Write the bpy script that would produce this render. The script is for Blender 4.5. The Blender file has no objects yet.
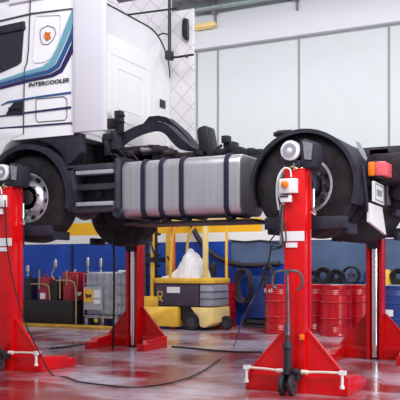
import bpy, bmesh, math, random
from mathutils import Vector, Matrix
random.seed(7)
sc = bpy.context.scene
COL = sc.collection
PI = math.pi
# ------------------------------------------------------------------ camera calibration
F, HZ, ZC, TH = 780.0, 268.0, 1.16, math.radians(26.5)
CT, ST = math.cos(TH), math.sin(TH)
def U(px, w):                     # world x of image column px on the plane y = w
    q = (px - 200) / F
    return w * (q * CT - ST) / (CT + q * ST)
def S(u, w):                      # pixels per metre at (u, w)
    return F / (-u * ST + w * CT)
def P(px, py, w):                 # (x, z) on the plane y = w
    u = U(px, w)
    return (u, ZC + (HZ - py) / S(u, w))
def G(px, py, z=0.0):             # point on the floor (or at height z)
    s = (py - HZ) / (ZC - z)
    X, Y = (px - 200) / s, F / s
    return (X * CT - Y * ST, X * ST + Y * CT, z)
# ------------------------------------------------------------------ materials
def mat(name, col, rough=0.5, metal=0.0, noise=0.0, nscale=6.0, bump=0.0, coat=0.0, emit=None, alpha=1.0, trans=0.0, detail=4.0, spec=0.5):
    m = bpy.data.materials.new(name); m.use_nodes = True
    nt = m.node_tree; b = nt.nodes['Principled BSDF']
    b.inputs['Base Color'].default_value = (*col, 1)
    b.inputs['Roughness'].default_value = rough
    b.inputs['Specular IOR Level'].default_value = spec
    b.inputs['Metallic'].default_value = metal
    b.inputs['Coat Weight'].default_value = coat
    b.inputs['Coat Roughness'].default_value = 0.08
    b.inputs['Alpha'].default_value = alpha
    b.inputs['Transmission Weight'].default_value = trans
    if noise or bump:
        tc = nt.nodes.new('ShaderNodeTexCoord'); n = nt.nodes.new('ShaderNodeTexNoise')
        n.inputs['Scale'].default_value = nscale; n.inputs['Detail'].default_value = detail
        nt.links.new(tc.outputs['Object'], n.inputs['Vector'])
        if noise:
            r = nt.nodes.new('ShaderNodeValToRGB')
            r.color_ramp.elements[0].position = 0.3; r.color_ramp.elements[1].position = 0.72
            r.color_ramp.elements[0].color = (*[c * (1 - noise) for c in col], 1)
            r.color_ramp.elements[1].color = (*[min(1, c * (1 + noise)) for c in col], 1)
            nt.links.new(n.outputs['Fac'], r.inputs['Fac']); nt.links.new(r.outputs['Color'], b.inputs['Base Color'])
        if bump:
            bp = nt.nodes.new('ShaderNodeBump'); bp.inputs['Strength'].default_value = bump; bp.inputs['Distance'].default_value = 0.01
            nt.links.new(n.outputs['Fac'], bp.inputs['Height']); nt.links.new(bp.outputs['Normal'], b.inputs['Normal'])
    return m
M = {}
M['white_paint'] = mat('white paint', (.80, .80, .84), .22, 0, .02, 2, coat=.5)
M['fairing'] = mat('fairing paint', (.70, .69, .77), .16, 0, .02, 2, coat=.6)
M['rear_paint'] = mat('cab rear paint', (.84, .84, .85), .4, 0, .02, 2)
M['black'] = mat('black plastic', (.012, .011, .016), .45, 0, .3, 20)
M['seam'] = mat('black seam', (.02, .02, .025), .6)
M['fender'] = mat('fender plastic', (.024, .024, .040), .55, 0, .3, 9, spec=.35)
M['grey_plastic'] = mat('grey plastic', (.042, .042, .058), .5, 0, .3, 9)
M['rubber'] = mat('tyre rubber', (.020, .017, .021), .6, 0, .5, 8, bump=.25, spec=.28)
M['chassis'] = mat('chassis paint', (.016, .011, .018), .5, 0, .6, 12, bump=.2, spec=.35)
M['rust'] = mat('greasy steel', (.05, .035, .045), .45, .5, .7, 14, bump=.3)
M['alloy'] = mat('alloy rim', (.66, .66, .72), .3, .75, .15, 20)
M['dull_rim'] = mat('dull rim', (.22, .20, .23), .45, .5, .6, 14)
M['chrome'] = mat('chrome', (.80, .81, .84), .16, 1.0)
M['steel'] = mat('steel', (.5, .5, .54), .35, .9, .2, 20)
M['dark_steel'] = mat('dark steel', (.16,.16,.19), .35, .8, .3, 20)
M['strap'] = mat('tank strap', (.012, .010, .040), .5)
M['teal'] = mat('teal decal', (.16, .40, .50), .3)
M['blue'] = mat('blue decal', (.02, .09, .27), .3)
M['navy'] = mat('navy decal', (.018, .012, .09), .3)
M['orange'] = mat('orange', (.85, .20, .01), .35)
M['emblem'] = mat('emblem orange', (.70, .16, .02), .4, 0, .4, 60)
M['red_lens'] = mat('red lens', (.85, .12, .15), .25, coat=.4)
M['red'] = mat('lift red paint', (.66, .002, .004), .34, 0, .12, 5, coat=.22, spec=.35)
M['red_dark'] = mat('drum red paint', (.44, .003, .010), .28, 0, .2, 5, coat=.4, spec=.4)
M['yellow'] = mat('yellow paint', (.85, .50, .05), .4, 0, .12, 5)
M['pale_yellow'] = mat('pale yellow paint', (.86, .66, .26), .4, 0, .12, 5)
M['purple_grey'] = mat('dark purple grey panel', (.055, .04, .065), .4, 0, .1, 5)
M['truck_grey'] = mat('counterweight grey', (.30, .32, .38), .5, 0, .15, 5)
M['label'] = mat('white label', (.82, .83, .84), .5)
M['bag'] = mat('white plastic bag', (.85, .85, .88), .35, 0, .04, 8, bump=.3)
M['bin'] = mat('black tub', (.012, .01, .011), .5, 0, .4, 6)
M['brass'] = mat('brass pipe', (.55, .42, .22), .3, .9, .2, 10)
M['plum'] = mat('machine red', (.32, .015, .035), .4, 0, .2, 8)
M['tank_plastic'] = mat('translucent tank plastic', (.40, .43, .48), .35, 0, .2, 4)
M['drum_blue'] = mat('drum blue', (.02, .05, .22), .35, 0, .2, 6)
M['hose'] = mat('hose rubber', (.02, .012, .022), .5, 0, .3, 15)
M['cable'] = mat('black cable', (.008, .008, .012), .45)
M['dark_metal'] = mat('dark metal', (.03, .03, .035), .6)  # one even dark tone for front hub, bin rails and outlet valve
M['rod'] = mat('cream rod', (.78, .72, .62), .4, 0, .1, 20)
M['grey_bench'] = mat('bench grey', (.42, .45, .45), .5, 0, .2, 8)

def glass_mat():
    m = mat('window glass', (.02, .018, .03), .04, 0, coat=.3); return m
M['glass'] = glass_mat()

def brushed():
    m = bpy.data.materials.new('brushed aluminium'); m.use_nodes = True
    nt = m.node_tree; b = nt.nodes['Principled BSDF']
    b.inputs['Metallic'].default_value = .8; b.inputs['Roughness'].default_value = .36
    tc = nt.nodes.new('ShaderNodeTexCoord'); mp = nt.nodes.new('ShaderNodeMapping'); mp.inputs['Scale'].default_value = (30, 30, .7)
    n = nt.nodes.new('ShaderNodeTexNoise'); n.inputs['Scale'].default_value = 1.2; n.inputs['Detail'].default_value = 3
    r = nt.nodes.new('ShaderNodeValToRGB')
    r.color_ramp.elements[0].color = (.50, .47, .52, 1); r.color_ramp.elements[1].color = (.78, .77, .80, 1)
    nt.links.new(tc.outputs['Object'], mp.inputs['Vector']); nt.links.new(mp.outputs['Vector'], n.inputs['Vector'])
    nt.links.new(n.outputs['Fac'], r.inputs['Fac']); nt.links.new(r.outputs['Color'], b.inputs['Base Color'])
    return m
M['alu'] = brushed()

def quilt():
    m = bpy.data.materials.new('quilted panel'); m.use_nodes = True
    nt = m.node_tree; b = nt.nodes['Principled BSDF']; b.inputs['Roughness'].default_value = .5
    tc = nt.nodes.new('ShaderNodeTexCoord'); mp = nt.nodes.new('ShaderNodeMapping')
    mp.inputs['Rotation'].default_value = (0, math.radians(45), 0); mp.inputs['Scale'].default_value = (5.2, 1, 5.2)
    sep = nt.nodes.new('ShaderNodeSeparateXYZ')
    nt.links.new(tc.outputs['Object'], mp.inputs['Vector']); nt.links.new(mp.outputs['Vector'], sep.inputs['Vector'])
    outs = []
    for ax in ('X', 'Z'):
        fr = nt.nodes.new('ShaderNodeMath'); fr.operation = 'FRACT'; nt.links.new(sep.outputs[ax], fr.inputs[0])
        lt = nt.nodes.new('ShaderNodeMath'); lt.operation = 'LESS_THAN'; lt.inputs[1].default_value = .07
        nt.links.new(fr.outputs[0], lt.inputs[0]); outs.append(lt)
    mx = nt.nodes.new('ShaderNodeMath'); mx.operation = 'MAXIMUM'
    nt.links.new(outs[0].outputs[0], mx.inputs[0]); nt.links.new(outs[1].outputs[0], mx.inputs[1])
    r = nt.nodes.new('ShaderNodeMix'); r.data_type = 'RGBA'
    r.inputs['A'].default_value = (.70, .68, .72, 1); r.inputs['B'].default_value = (.52, .50, .55, 1)
    nt.links.new(mx.outputs[0], r.inputs['Factor']); nt.links.new(r.outputs['Result'], b.inputs['Base Color'])
    return m
M['quilt'] = quilt()

def floor_mat():
    m = bpy.data.materials.new('painted workshop floor'); m.use_nodes = True
    nt = m.node_tree; b = nt.nodes['Principled BSDF']; L = nt.links
    tc = nt.nodes.new('ShaderNodeTexCoord')
    def noise(scale, det, vec=None, stretch=None):
        n = nt.nodes.new('ShaderNodeTexNoise'); n.inputs['Scale'].default_value = scale; n.inputs['Detail'].default_value = det
        if stretch:
            mp = nt.nodes.new('ShaderNodeMapping'); mp.inputs['Scale'].default_value = stretch
            L.new(tc.outputs['Object'], mp.inputs['Vector']); L.new(mp.outputs['Vector'], n.inputs['Vector'])
        else: L.new(tc.outputs['Object'], n.inputs['Vector'])
        return n
    n1 = noise(.9, 6); n2 = noise(7, 5); n3 = noise(2.2, 4, stretch=(1, 2.2, 1))
    base = nt.nodes.new('ShaderNodeValToRGB')
    e = base.color_ramp.elements
    e[0].position = .40; e[0].color = (.30, .06, .07, 1); e[1].position = .58; e[1].color = (.58, .49, .60, 1)
    L.new(n1.outputs['Fac'], base.inputs['Fac'])
    # worn red paint patches on the near right
    red = nt.nodes.new('ShaderNodeMix'); red.data_type = 'RGBA'; red.inputs['B'].default_value = (.27, .012, .018, 1)
    sep = nt.nodes.new('ShaderNodeSeparateXYZ'); L.new(tc.outputs['Object'], sep.inputs['Vector'])
    patches = None
    for (cx, cy, rx, ry) in PATCHES:
        dx = nt.nodes.new('ShaderNodeMath'); dx.operation = 'SUBTRACT'; dx.inputs[1].default_value = cx + 7.0; L.new(sep.outputs['X'], dx.inputs[0])
        dy = nt.nodes.new('ShaderNodeMath'); dy.operation = 'SUBTRACT'; dy.inputs[1].default_value = cy - (WB-4)/2; L.new(sep.outputs['Y'], dy.inputs[0])
        qx = nt.nodes.new('ShaderNodeMath'); qx.operation = 'MULTIPLY'; qx.inputs[1].default_value = 1 / rx; L.new(dx.outputs[0], qx.inputs[0])
        qy = nt.nodes.new('ShaderNodeMath'); qy.operation = 'MULTIPLY'; qy.inputs[1].default_value = 1 / ry; L.new(dy.outputs[0], qy.inputs[0])
        x2 = nt.nodes.new('ShaderNodeMath'); x2.operation = 'POWER'; x2.inputs[1].default_value = 2; L.new(qx.outputs[0], x2.inputs[0])
        y2 = nt.nodes.new('ShaderNodeMath'); y2.operation = 'POWER'; y2.inputs[1].default_value = 2; L.new(qy.outputs[0], y2.inputs[0])
        s = nt.nodes.new('ShaderNodeMath'); s.operation = 'ADD'; L.new(x2.outputs[0], s.inputs[0]); L.new(y2.outputs[0], s.inputs[1])
        g = nt.nodes.new('ShaderNodeMath'); g.operation = 'SUBTRACT'; g.inputs[0].default_value = 1.0; g.use_clamp = True; L.new(s.outputs[0], g.inputs[1])
        if patches is None: patches = g
        else:
            a = nt.nodes.new('ShaderNodeMath'); a.operation = 'MAXIMUM'; L.new(patches.outputs[0], a.inputs[0]); L.new(g.outputs[0], a.inputs[1]); patches = a
    ml = nt.nodes.new('ShaderNodeMath'); ml.operation = 'MULTIPLY'; L.new(patches.outputs[0], ml.inputs[0]); L.new(n3.outputs['Fac'], ml.inputs[1])
    rr = nt.nodes.new('ShaderNodeValToRGB'); rr.color_ramp.elements[0].position = .16; rr.color_ramp.elements[1].position = .36
    L.new(ml.outputs[0], rr.inputs['Fac'])
    L.new(base.outputs['Color'], red.inputs['A']); L.new(rr.outputs['Color'], red.inputs['Factor'])
    sp = nt.nodes.new('ShaderNodeMix'); sp.data_type = 'RGBA'; sp.blend_type = 'MULTIPLY'; sp.inputs['Factor'].default_value = .35
    cr = nt.nodes.new('ShaderNodeValToRGB'); cr.color_ramp.elements[0].position = .35; cr.color_ramp.elements[0].color = (.5, .5, .5, 1); cr.color_ramp.elements[1].position = .6
    L.new(n2.outputs['Fac'], cr.inputs['Fac']); L.new(red.outputs['Result'], sp.inputs['A']); L.new(cr.outputs['Color'], sp.inputs['B'])
    L.new(sp.outputs['Result'], b.inputs['Base Color'])
    ro = nt.nodes.new('ShaderNodeMapRange'); ro.inputs['To Min'].default_value = .08; ro.inputs['To Max'].default_value = .30
    L.new(n2.outputs['Fac'], ro.inputs['Value']); L.new(ro.outputs['Result'], b.inputs['Roughness'])
    b.inputs['Specular IOR Level'].default_value = .7
    bp = nt.nodes.new('ShaderNodeBump'); bp.inputs['Strength'].default_value = .12; bp.inputs['Distance'].default_value = .01
    L.new(n2.outputs['Fac'], bp.inputs['Height']); L.new(bp.outputs['Normal'], b.inputs['Normal'])
    return m
# ------------------------------------------------------------------ mesh builder
class MB:
    def __init__(s): s.v = []; s.f = []; s.m = []
    def add(s, vs, fs, m=0):
        o = len(s.v); s.v += [tuple(v) for v in vs]
        for f in fs: s.f.append(tuple(i + o for i in f)); s.m.append(m)
        return s
    def box(s, x0, x1, y0, y1, z0, z1, m=0):
        x0, x1 = sorted((x0, x1)); y0, y1 = sorted((y0, y1)); z0, z1 = sorted((z0, z1))
        return s.add([(x0,y0,z0),(x1,y0,z0),(x1,y1,z0),(x0,y1,z0),(x0,y0,z1),(x1,y0,z1),(x1,y1,z1),(x0,y1,z1)],
              [(0,3,2,1),(4,5,6,7),(0,1,5,4),(1,2,6,5),(2,3,7,6),(3,0,4,7)], m)
    def prism(s, poly, a0, a1, axis='y', m=0):   # poly in the other two axes
        n = len(poly)
        def mk(p, a):
            return (p[0], a, p[1]) if axis == 'y' else ((a, p[0], p[1]) if axis == 'x' else (p[0], p[1], a))
        vs = [mk(p, a0) for p in poly] + [mk(p, a1) for p in poly]
        fs = [tuple(range(n)), tuple(range(2*n-1, n-1, -1))] + [(i, i+n, (i+1) % n + n, (i+1) % n) for i in range(n)]
        return s.add(vs, fs, m)
    def ring(s, c, ax, r, seg):
        ax = Vector(ax).normalized(); h = Vector((0,0,1)) if abs(ax.z) < .9 else Vector((1,0,0))
        a = ax.cross(h).normalized(); b = ax.cross(a)
        return [Vector(c) + a * (r*math.cos(2*PI*i/seg)) + b * (r*math.sin(2*PI*i/seg)) for i in range(seg)]
    def lathe(s, prof, c, ax=(0,0,1), seg=32, m=0, closed=False, mats=None):
        ax = Vector(ax).normalized(); vs = []; fs = []; n = len(prof)
        for (r, h) in prof: vs += s.ring(Vector(c) + ax*h, ax, max(r, 1e-4), seg)
        rng = n if closed else n - 1
        o = len(s.v); s.v += [tuple(v) for v in vs]
        for k in range(rng):
            k2 = (k+1) % n
            for i in range(seg):
                j = (i+1) % seg
                s.f.append((o+k*seg+i, o+k*seg+j, o+k2*seg+j, o+k2*seg+i)); s.m.append(mats[k] if mats else m)
        if not closed:
            s.f.append(tuple(o+i for i in range(seg-1, -1, -1))); s.m.append(mats[0] if mats else m)
            s.f.append(tuple(o+(n-1)*seg+i for i in range(seg))); s.m.append(mats[-1] if mats else m)
        return s
    def cyl(s, p0, p1, r, seg=16, m=0, r1=None):
        d = Vector(p1) - Vector(p0)
        return s.lathe([(r, 0), (r if r1 is None else r1, d.length)], p0, d, seg, m)
    def tube(s, pts, r, seg=8, m=0, closed=False):
        pts = [Vector(p) for p in pts]; n = len(pts); vs = []; prev = None
        for i, p in enumerate(pts):
            if closed: t = (pts[(i+1) % n] - pts[i-1]).normalized()
            else: t = (pts[min(i+1, n-1)] - pts[max(i-1, 0)]).normalized()
            if prev is None:
                h = Vector((0,0,1)) if abs(t.z) < .9 else Vector((1,0,0)); a = t.cross(h).normalized()
            else: a = (prev - t * prev.dot(t)).normalized()
            prev = a; b = t.cross(a)
            vs += [p + a*(r*math.cos(2*PI*k/seg)) + b*(r*math.sin(2*PI*k/seg)) for k in range(seg)]
        fs = []
        for i in range(n if closed else n-1):
            i2 = (i+1) % n
            for k in range(seg): fs.append((i*seg+k, i*seg+(k+1) % seg, i2*seg+(k+1) % seg, i2*seg+k))
        if not closed: fs += [tuple(range(seg-1, -1, -1)), tuple((n-1)*seg+k for k in range(seg))]
        return s.add(vs, fs, m)
    def sphere(s, c, r, m=0, seg=16):
        prof = [(r*math.sin(PI*i/10), -r*math.cos(PI*i/10)) for i in range(11)]
        return s.lathe(prof, c, (0,0,1), seg, m)
    def build(s, name, mats, parent=None, bevel=0.0, bseg=2):
        if not isinstance(mats, (list, tuple)): mats = [mats]
        mats = [M[x] if isinstance(x, str) else x for x in mats]
        xs = [v[0] for v in s.v]; ys = [v[1] for v in s.v]; zs = [v[2] for v in s.v]
        c = Vector(((min(xs)+max(xs))/2, (min(ys)+max(ys))/2, min(zs)))
        me = bpy.data.meshes.new(name); me.from_pydata([tuple(Vector(v)-c) for v in s.v], [], s.f)
        for m in mats: me.materials.append(m)
        for p, mi in zip(me.polygons, s.m): p.material_index = mi
        bm = bmesh.new(); bm.from_mesh(me)
        bmesh.ops.remove_doubles(bm, verts=bm.verts, dist=1e-6)
        bmesh.ops.recalc_face_normals(bm, faces=bm.faces)
        if bevel:
            ed = [e for e in bm.edges if len(e.link_faces) == 2 and e.calc_face_angle(0) > .5]
            bmesh.ops.bevel(bm, geom=ed, offset=bevel, segments=bseg, profile=.5, affect='EDGES', clamp_overlap=True)
        for f in bm.faces: f.smooth = True
        bm.to_mesh(me); bm.free(); me.set_sharp_from_angle(angle=math.radians(38))
        o = bpy.data.objects.new(name, me); COL.objects.link(o)
        pw = WL.get(parent.name, Vector((0,0,0))) if parent else Vector((0,0,0))
        o.location = c - pw; o.parent = parent; WL[o.name] = c
        return o
WL = {}
def empty(name, loc):
    o = bpy.data.objects.new(name, None); COL.objects.link(o); o.location = loc; WL[o.name] = Vector(loc)
    o.empty_display_size = .1
    return o
def tag(o, label, cat, group=None, kind=None):
    o['label'] = label; o['category'] = cat
    if group: o['group'] = group
    if kind: o['kind'] = kind
    return o
def struct(o, label=None):
    o['kind'] = 'structure'
    if label: o['label'] = label
    return o
def kids(o): return list(o.children)
def copy_tree(o, parent=None):
    c = o.copy(); COL.objects.link(c)
    if parent is not None: c.parent = parent
    for ch in kids(o): copy_tree(ch, c)
    return c
def smooth(pts, n=6):
    pts = [Vector(p) for p in pts]; out = []
    for i in range(len(pts)-1):
        p0 = pts[max(i-1, 0)]; p1 = pts[i]; p2 = pts[i+1]; p3 = pts[min(i+2, len(pts)-1)]
        for k in range(n):
            t = k/n
            out.append(.5*((2*p1) + (p2-p0)*t + (2*p0-5*p1+4*p2-p3)*t*t + (3*p1-p0-3*p2+p3)*t*t*t))
    out.append(pts[-1]); return out
def rrect(x0, x1, z0, z1, r, n=5):
    out = []
    for (cx, cz, a0) in ((x1-r, z1-r, 0), (x0+r, z1-r, 90), (x0+r, z0+r, 180), (x1-r, z0+r, 270)):
        for i in range(n+1):
            a = math.radians(a0 + 90*i/n); out.append((cx + r*math.cos(a), cz + r*math.sin(a)))
    return out
def text(body, name, size, loc, rot, m, parent, sx=1.0, shear=0.0, offset=0.0, align='LEFT', width=None):
    cu = bpy.data.curves.new(name, 'FONT'); cu.body = body; cu.size = size; cu.extrude = .0015
    cu.shear = shear; cu.offset = offset; cu.align_x = align
    tmp = bpy.data.objects.new('tmp', cu); COL.objects.link(tmp); bpy.context.view_layer.update()
    dg = bpy.context.evaluated_depsgraph_get(); me = bpy.data.meshes.new_from_object(tmp.evaluated_get(dg))
    bpy.data.objects.remove(tmp, do_unlink=True)
    if width:
        w0 = max(v.co.x for v in me.vertices) - min(v.co.x for v in me.vertices); sx = width / w0
    for v in me.vertices: v.co.x *= sx
    me.materials.clear(); me.materials.append(M[m])
    o = bpy.data.objects.new(name, me); COL.objects.link(o)
    pw = WL.get(parent.name, Vector((0,0,0))) if parent else Vector((0,0,0))
    o.location = Vector(loc) - pw; o.rotation_euler = rot; o.parent = parent; WL[o.name] = Vector(loc)
    return o

# ================================================================== SETTING
WB = 14.4
g1 = G(385, 388); g2 = G(330, 398); g3 = G(20, 385); g4 = G(392, 350); g5 = G(30, 398)
g6 = G(80, 362); g7 = G(130, 374)
PATCHES = [(g6[0], g6[1], .9, .7), (g7[0], g7[1], .6, .4), (g5[0], g5[1], 1.2, .5), (g1[0]+.1, g1[1], .75, .35), (g3[0], g3[1], .8, .35), (g4[0]+.6, g4[1]+.9, .5, .3)]
M['floor'] = floor_mat()
struct(MB().box(-22, 8, -4, WB, -.1, 0).build('floor', 'floor'), 'glossy worn red and grey painted workshop floor')
M['wall_white'] = mat('wall white', (.56, .61, .62), .6, 0, .02, 1.5)
M['wall_white2'] = mat('wall stripe white', (.82, .82, .80), .5, 0, .03, 2)
M['wall_blue'] = mat('wall blue', (.008, .06, .38), .35, 0, .25, 1.5)
M['wall_greyblue'] = mat('wall grey blue panel', (.075, .12, .22), .35, 0, .3, 1.5)
M['wall_yellow'] = mat('wall yellow', (.90, .48, .01), .5, 0, .05, 2)
M['kerb'] = mat('kerb yellow', (.55, .30, .03), .5, 0, .35, 5)
M['ceiling'] = mat('ceiling sheet', (.50, .50, .53), .6, 0, .08, 3)
M['beam'] = mat('beam', (.20, .19, .21), .5)
M['pipe_green'] = mat('pipe', (.38, .48, .45), .35, .3, .1, 6)
M['seamgrey'] = mat('panel joint', (.25, .27, .24), .6)
M['header'] = mat('header band', (.66, .68, .72), .5)
wall = struct(MB().box(-22, 8, WB, WB+.25, 0, 7.0).build('wall_back', 'wall_white'), 'tall pale workshop wall')
struct(MB().box(-22, 8, WB-.02, WB, 0, 1.70).build('wall_back_blue', 'wall_blue'), 'blue lower band of the back wall')
struct(MB().box(-22, 8, WB-.03, WB, 1.70, 1.885).build('trim_1', 'wall_white2'), 'white stripe along the back wall')
struct(MB().box(-22, U(262, WB), WB-.03, WB, 1.885, 2.16).build('trim_2', 'wall_yellow'), 'yellow stripe along the back wall')
gx0 = U(232, WB)
struct(MB().box(gx0, 8, WB-.045, WB-.02, 1.24, 1.69).box(U(306,WB), 8, WB-.045, WB-.02, .9, 1.2399).build('trim_3', 'wall_greyblue'), 'grey blue panel on the blue wall')
i = 0
for px in (218, 299, 389, 197):
    u = U(px, WB); i += 1
    struct(MB().box(u-.02, u+.02, WB-.012, WB, 2.2, 5.6).build('trim_%d' % (i+3), 'seamgrey'))
for px in (73, 372):
    u = U(px, WB); i += 1
    struct(MB().box(u-.012, u+.012, WB-.06, WB-.02, 0, 1.68).build('trim_%d' % (i+3), 'seam'))
struct(MB().box(-22, 8, WB-.16, WB, 5.63, 6.30).build('trim_10', 'header', bevel=.01), 'white header band over the sliding panels')
# ceiling: corrugated sheets
cb = MB(); poly = []
x = -22
while x < 8:
    poly += [(x, 6.62), (x+.10, 6.62), (x+.13, 6.69), (x+.22, 6.69)]; x += .25
poly += [(8, 6.8), (-22, 6.8)]
cb.prism(poly, 9.0, WB, 'y')
struct(cb.build('ceiling', 'ceiling'), 'corrugated grey ceiling')
for k, w in enumerate((11.6, 13.6)):
    struct(MB().box(-22, 8, w, w+.08, 6.45, 6.62).build('trim_%d' % (11+k), 'beam'))
pr = empty('overhead_pipe_run', (U(260, 14.1), 14.15, 6.30))
tag(pr, 'grey green pipe running along the top of the white back wall', 'pipe')
MB().cyl((U(188, 14.15), 14.15, 6.40), (6, 14.15, 6.40), .055, 16).build('pipe', 'pipe_green', pr)
for px in (214, 296, 392):
    u = U(px, 14.15)
    MB().box(u-.03, u+.03, 14.1, WB-.16, 6.26, 6.345).box(u-.02, u+.02, 14.20, 14.24, 6.1, 6.60).build('pipe_bracket', 'beam', pr)
sp = MB().box(U(192, 14.1), U(214, 14.1), 14.10, 14.239, 6.02, 6.10).cyl((U(194, 14.1), 14.17, 6.02), (U(212, 14.1), 14.17, 6.02), .03, 10).build('tube_lamp', 'pale_yellow')
tag(sp, 'short tube lamp fixed to header below pipe beside quilted fairing', 'lamp')

# ================================================================== TRUCK
HU, HR, HZ_ = -5.886, -2.495, 1.98       # front axle, rear axle, hub height
T = empty('truck', ((HU+HR)/2, 8.45, 1.46))
tag(T, 'white tractor truck with blue stripes raised on four red column lifts', 'truck')
W0, W1 = 7.30, 9.60
UR = -5.265
# ---- cab shell: section in y-z swept along x
cabw0, cabw1, cz0, cz1 = 7.31, 9.62, 2.68, 4.40
sec = [(cabw0, cz0), (cabw1-.04, cz0), (cabw1, cz0+.05), (cabw1, cz1-.56)]
for i in range(1, 9):
    a = i/8*PI/2; sec.append((cabw1-.62+.62*math.cos(a), cz1-.56+.56*math.sin(a)))
for i in range(0, 9):
    a = PI/2 + i/8*PI/2; sec.append((cabw0+.16+.16*math.cos(a), cz1-.16+.16*math.sin(a)))
cab = MB()
n = len(sec)
def ring_at(u, shr, dz=0): 
    cy = (cabw0+cabw1)/2
    return [(u, cy + (y-cy)*shr, cz0 + (z-cz0)*(1 - (1-shr)*.6) + dz) for (y, z) in sec]
rings = [ring_at(UR, .985), ring_at(UR-.03, 1.0), ring_at(-6.9, 1.0), ring_at(-7.15, .97), ring_at(-7.3, .88)]
vs = [v for r in rings for v in r]; fs = []
for k in range(len(rings)-1):
    for i in range(n): fs.append((k*n+i, k*n+(i+1) % n, (k+1)*n+(i+1) % n, (k+1)*n+i))
fs += [tuple(range(n)), tuple(len(vs)-n+i for i in range(n))[::-1]]
cab.add(vs, fs)
cab = cab.build('cab_body', 'white_paint', T)
MB().tube([(UR+.004, 8.465+(y-8.465)*.985, cz0+(z-cz0)*.991) for (y, z) in sec[3:-6]], .010, 6).build('roof_seal', 'black', T)
# rear wall panel with pressed fields
rw = MB().box(UR+.001, UR+.012, 7.5, 9.50, 2.74, 4.02)
rear = rw.build('rear_panel', 'rear_paint', T, bevel=.006)
for (a, b, c, d) in ((8.05, 9.0, 3.0, 3.8), (8.2, 8.85, 3.15, 3.65)):
    m_ = MB(); outer = rrect(a, b, c, d, .08)
    pts = [(UR+.013, y, z) for y, z in outer]
    m_.tube(pts, .006, 6, closed=True).build('pressed_rib', 'rear_paint', rear)
MB().box(UR+.01, UR+.03, 9.30, 9.44, 3.36, 3.47).build('rear_vent', 'black', rear, bevel=.006)
def plate(name, pix, w, th, m, parent, bevel=0, out=0.003):
    poly = [P(x, y, w) for x, y in pix]
    return MB().prism(poly, w-out, w+th).build(name, m, parent, bevel=bevel)
# lower front skirt with wheel arch
sk = plate('front_skirt', [(24,134),(14,138),(6,145),(0,156),(-6,172),(-50,190),(-60,130),(-20,128),(24,128)], 7.305, .25, 'white_paint', T, .01)
lp = MB(); cx, cz = P(5, 146, 7.5); lp.lathe([(.001,-.12),(.05,-.11),(.075,-.06),(.08,0),(.07,.1)], (cx, 7.42, cz), (0,1,0), 20).build('arch_lamp', 'chrome', T)
# side trims
E = 7.305
stripe = lambda name, up, lo, m: plate(name, up + lo[::-1], E, .004, m, cab, out=.004)
stripe('teal_stripe', [(-50,94),(0,80),(25,71.5),(42.5,66.5),(50,61),(57,48),(65,28),(73,8)], [(-50,96),(0,81.8),(27,74.5),(46,69.5),(55,63.5),(62,49),(68,35),(73,24)], 'teal')
stripe('blue_stripe', [(-50,97),(0,82.8),(27,75.3),(47,70.2),(56,64.3),(63,50),(69,36),(73,26)], [(-50,99),(0,85.6),(27.5,78.5),(50,73.2),(59,67.6),(65,55),(70,44),(73,37)], 'blue')
stripe('navy_stripe', [(-50,100),(0,86.4),(27.5,79.3),(51,74),(60,68.5),(66,56),(71,45),(73,39)], [(-50,103),(0,89.5),(29,82),(53,77),(62.5,72),(69,60),(73,51)], 'navy')
stripe('upper_pinstripe', [(1,105),(8,101.2),(40,95.8),(71,91.5)], [(1,105.5),(8,103.2),(40,97.6),(71,93.5)], 'blue')
stripe('middle_pinstripe', [(-40,123),(0,115.6),(23,112.3),(71,106.2)], [(-40,125),(0,117),(23,114),(71,108.4)], 'navy')
stripe('lower_pinstripe', [(-40,133),(0,127.6),(72,122)], [(-40,134.5),(0,129.2),(72,123.7)], 'navy')
# door, window, handle, panels
sm = MB(); sm.tube([(P(x, y, E)[0], E-.001, P(x, y, E)[1]) for x, y in [(30.5,-8),(30,14),(28.5,50),(27,63),(24.5,69),(24,100),(23.5,134)]], .007, 6)
sm.build('door_seam', 'seam', cab)
plate('drip_rail', [(-20,26.5),(31,14.5),(73,9),(73,8),(31,13),(-20,25)], E, .004, 'grey_plastic', cab, out=.006)
win = plate('side_window', [(-50,44),(0,33),(24,28.5),(21.5,62),(18,65),(0,73),(-50,90)], E, .006, 'glass', cab, out=.004)
plate('window_visor', [(-50,39),(0,27),(25,21.5),(25.5,29.5),(22,30.5),(0,34.5),(-50,46)], E, .01, 'fender', win, out=.03, bevel=.005)
sw = MB(); c = P(1, 78, E)
pts = [(c[0]+.10*math.cos(a), E-.012, c[1]+.16*math.sin(a)) for a in [math.radians(t) for t in range(35, 150, 8)]]
pts = [p for p in pts if p[2] > P(0, 74, E)[1]]
if len(pts) > 2: sw.tube(pts, .007, 6).build('steering_wheel', 'grey_plastic', win)
hd = plate('handle_recess', [(5.5,116),(9,109),(14,102.5),(23,101),(22.5,115),(14,115.5)], E, .004, 'black', cab, out=.006)
MB().box(*sorted([P(10,110,E)[0], P(21,110,E)[0]]), E-.03, E-.004, P(10,109,E)[1]-.01, P(10,109,E)[1]+.015).build('door_handle', 'fender', cab)
def outline(name, pix, r, m, parent, w=E):
    return MB().tube([(P(x, y, w)[0], w, P(x, y, w)[1]) for x, y in pix], r, 6, closed=True).build(name, m, parent)
outline('side_locker', [(37,16),(60,15),(61.5,18),(60,45),(53,57),(45,62),(35,63),(33.5,60),(36,20)], .004, 'fairing', cab)
outline('service_hatch', [(37,99),(64,96.5),(67,99),(67,117),(65,120),(38,122),(36,119.5),(36,101)], .004, 'grey_plastic', cab)
badge = outline('shield_badge', [(41,29),(48,25.5),(54.5,28),(56,33),(53,40),(48,44.5),(42.5,44),(40.5,38),(40,33)], .0035, 'grey_plastic', cab)
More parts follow.
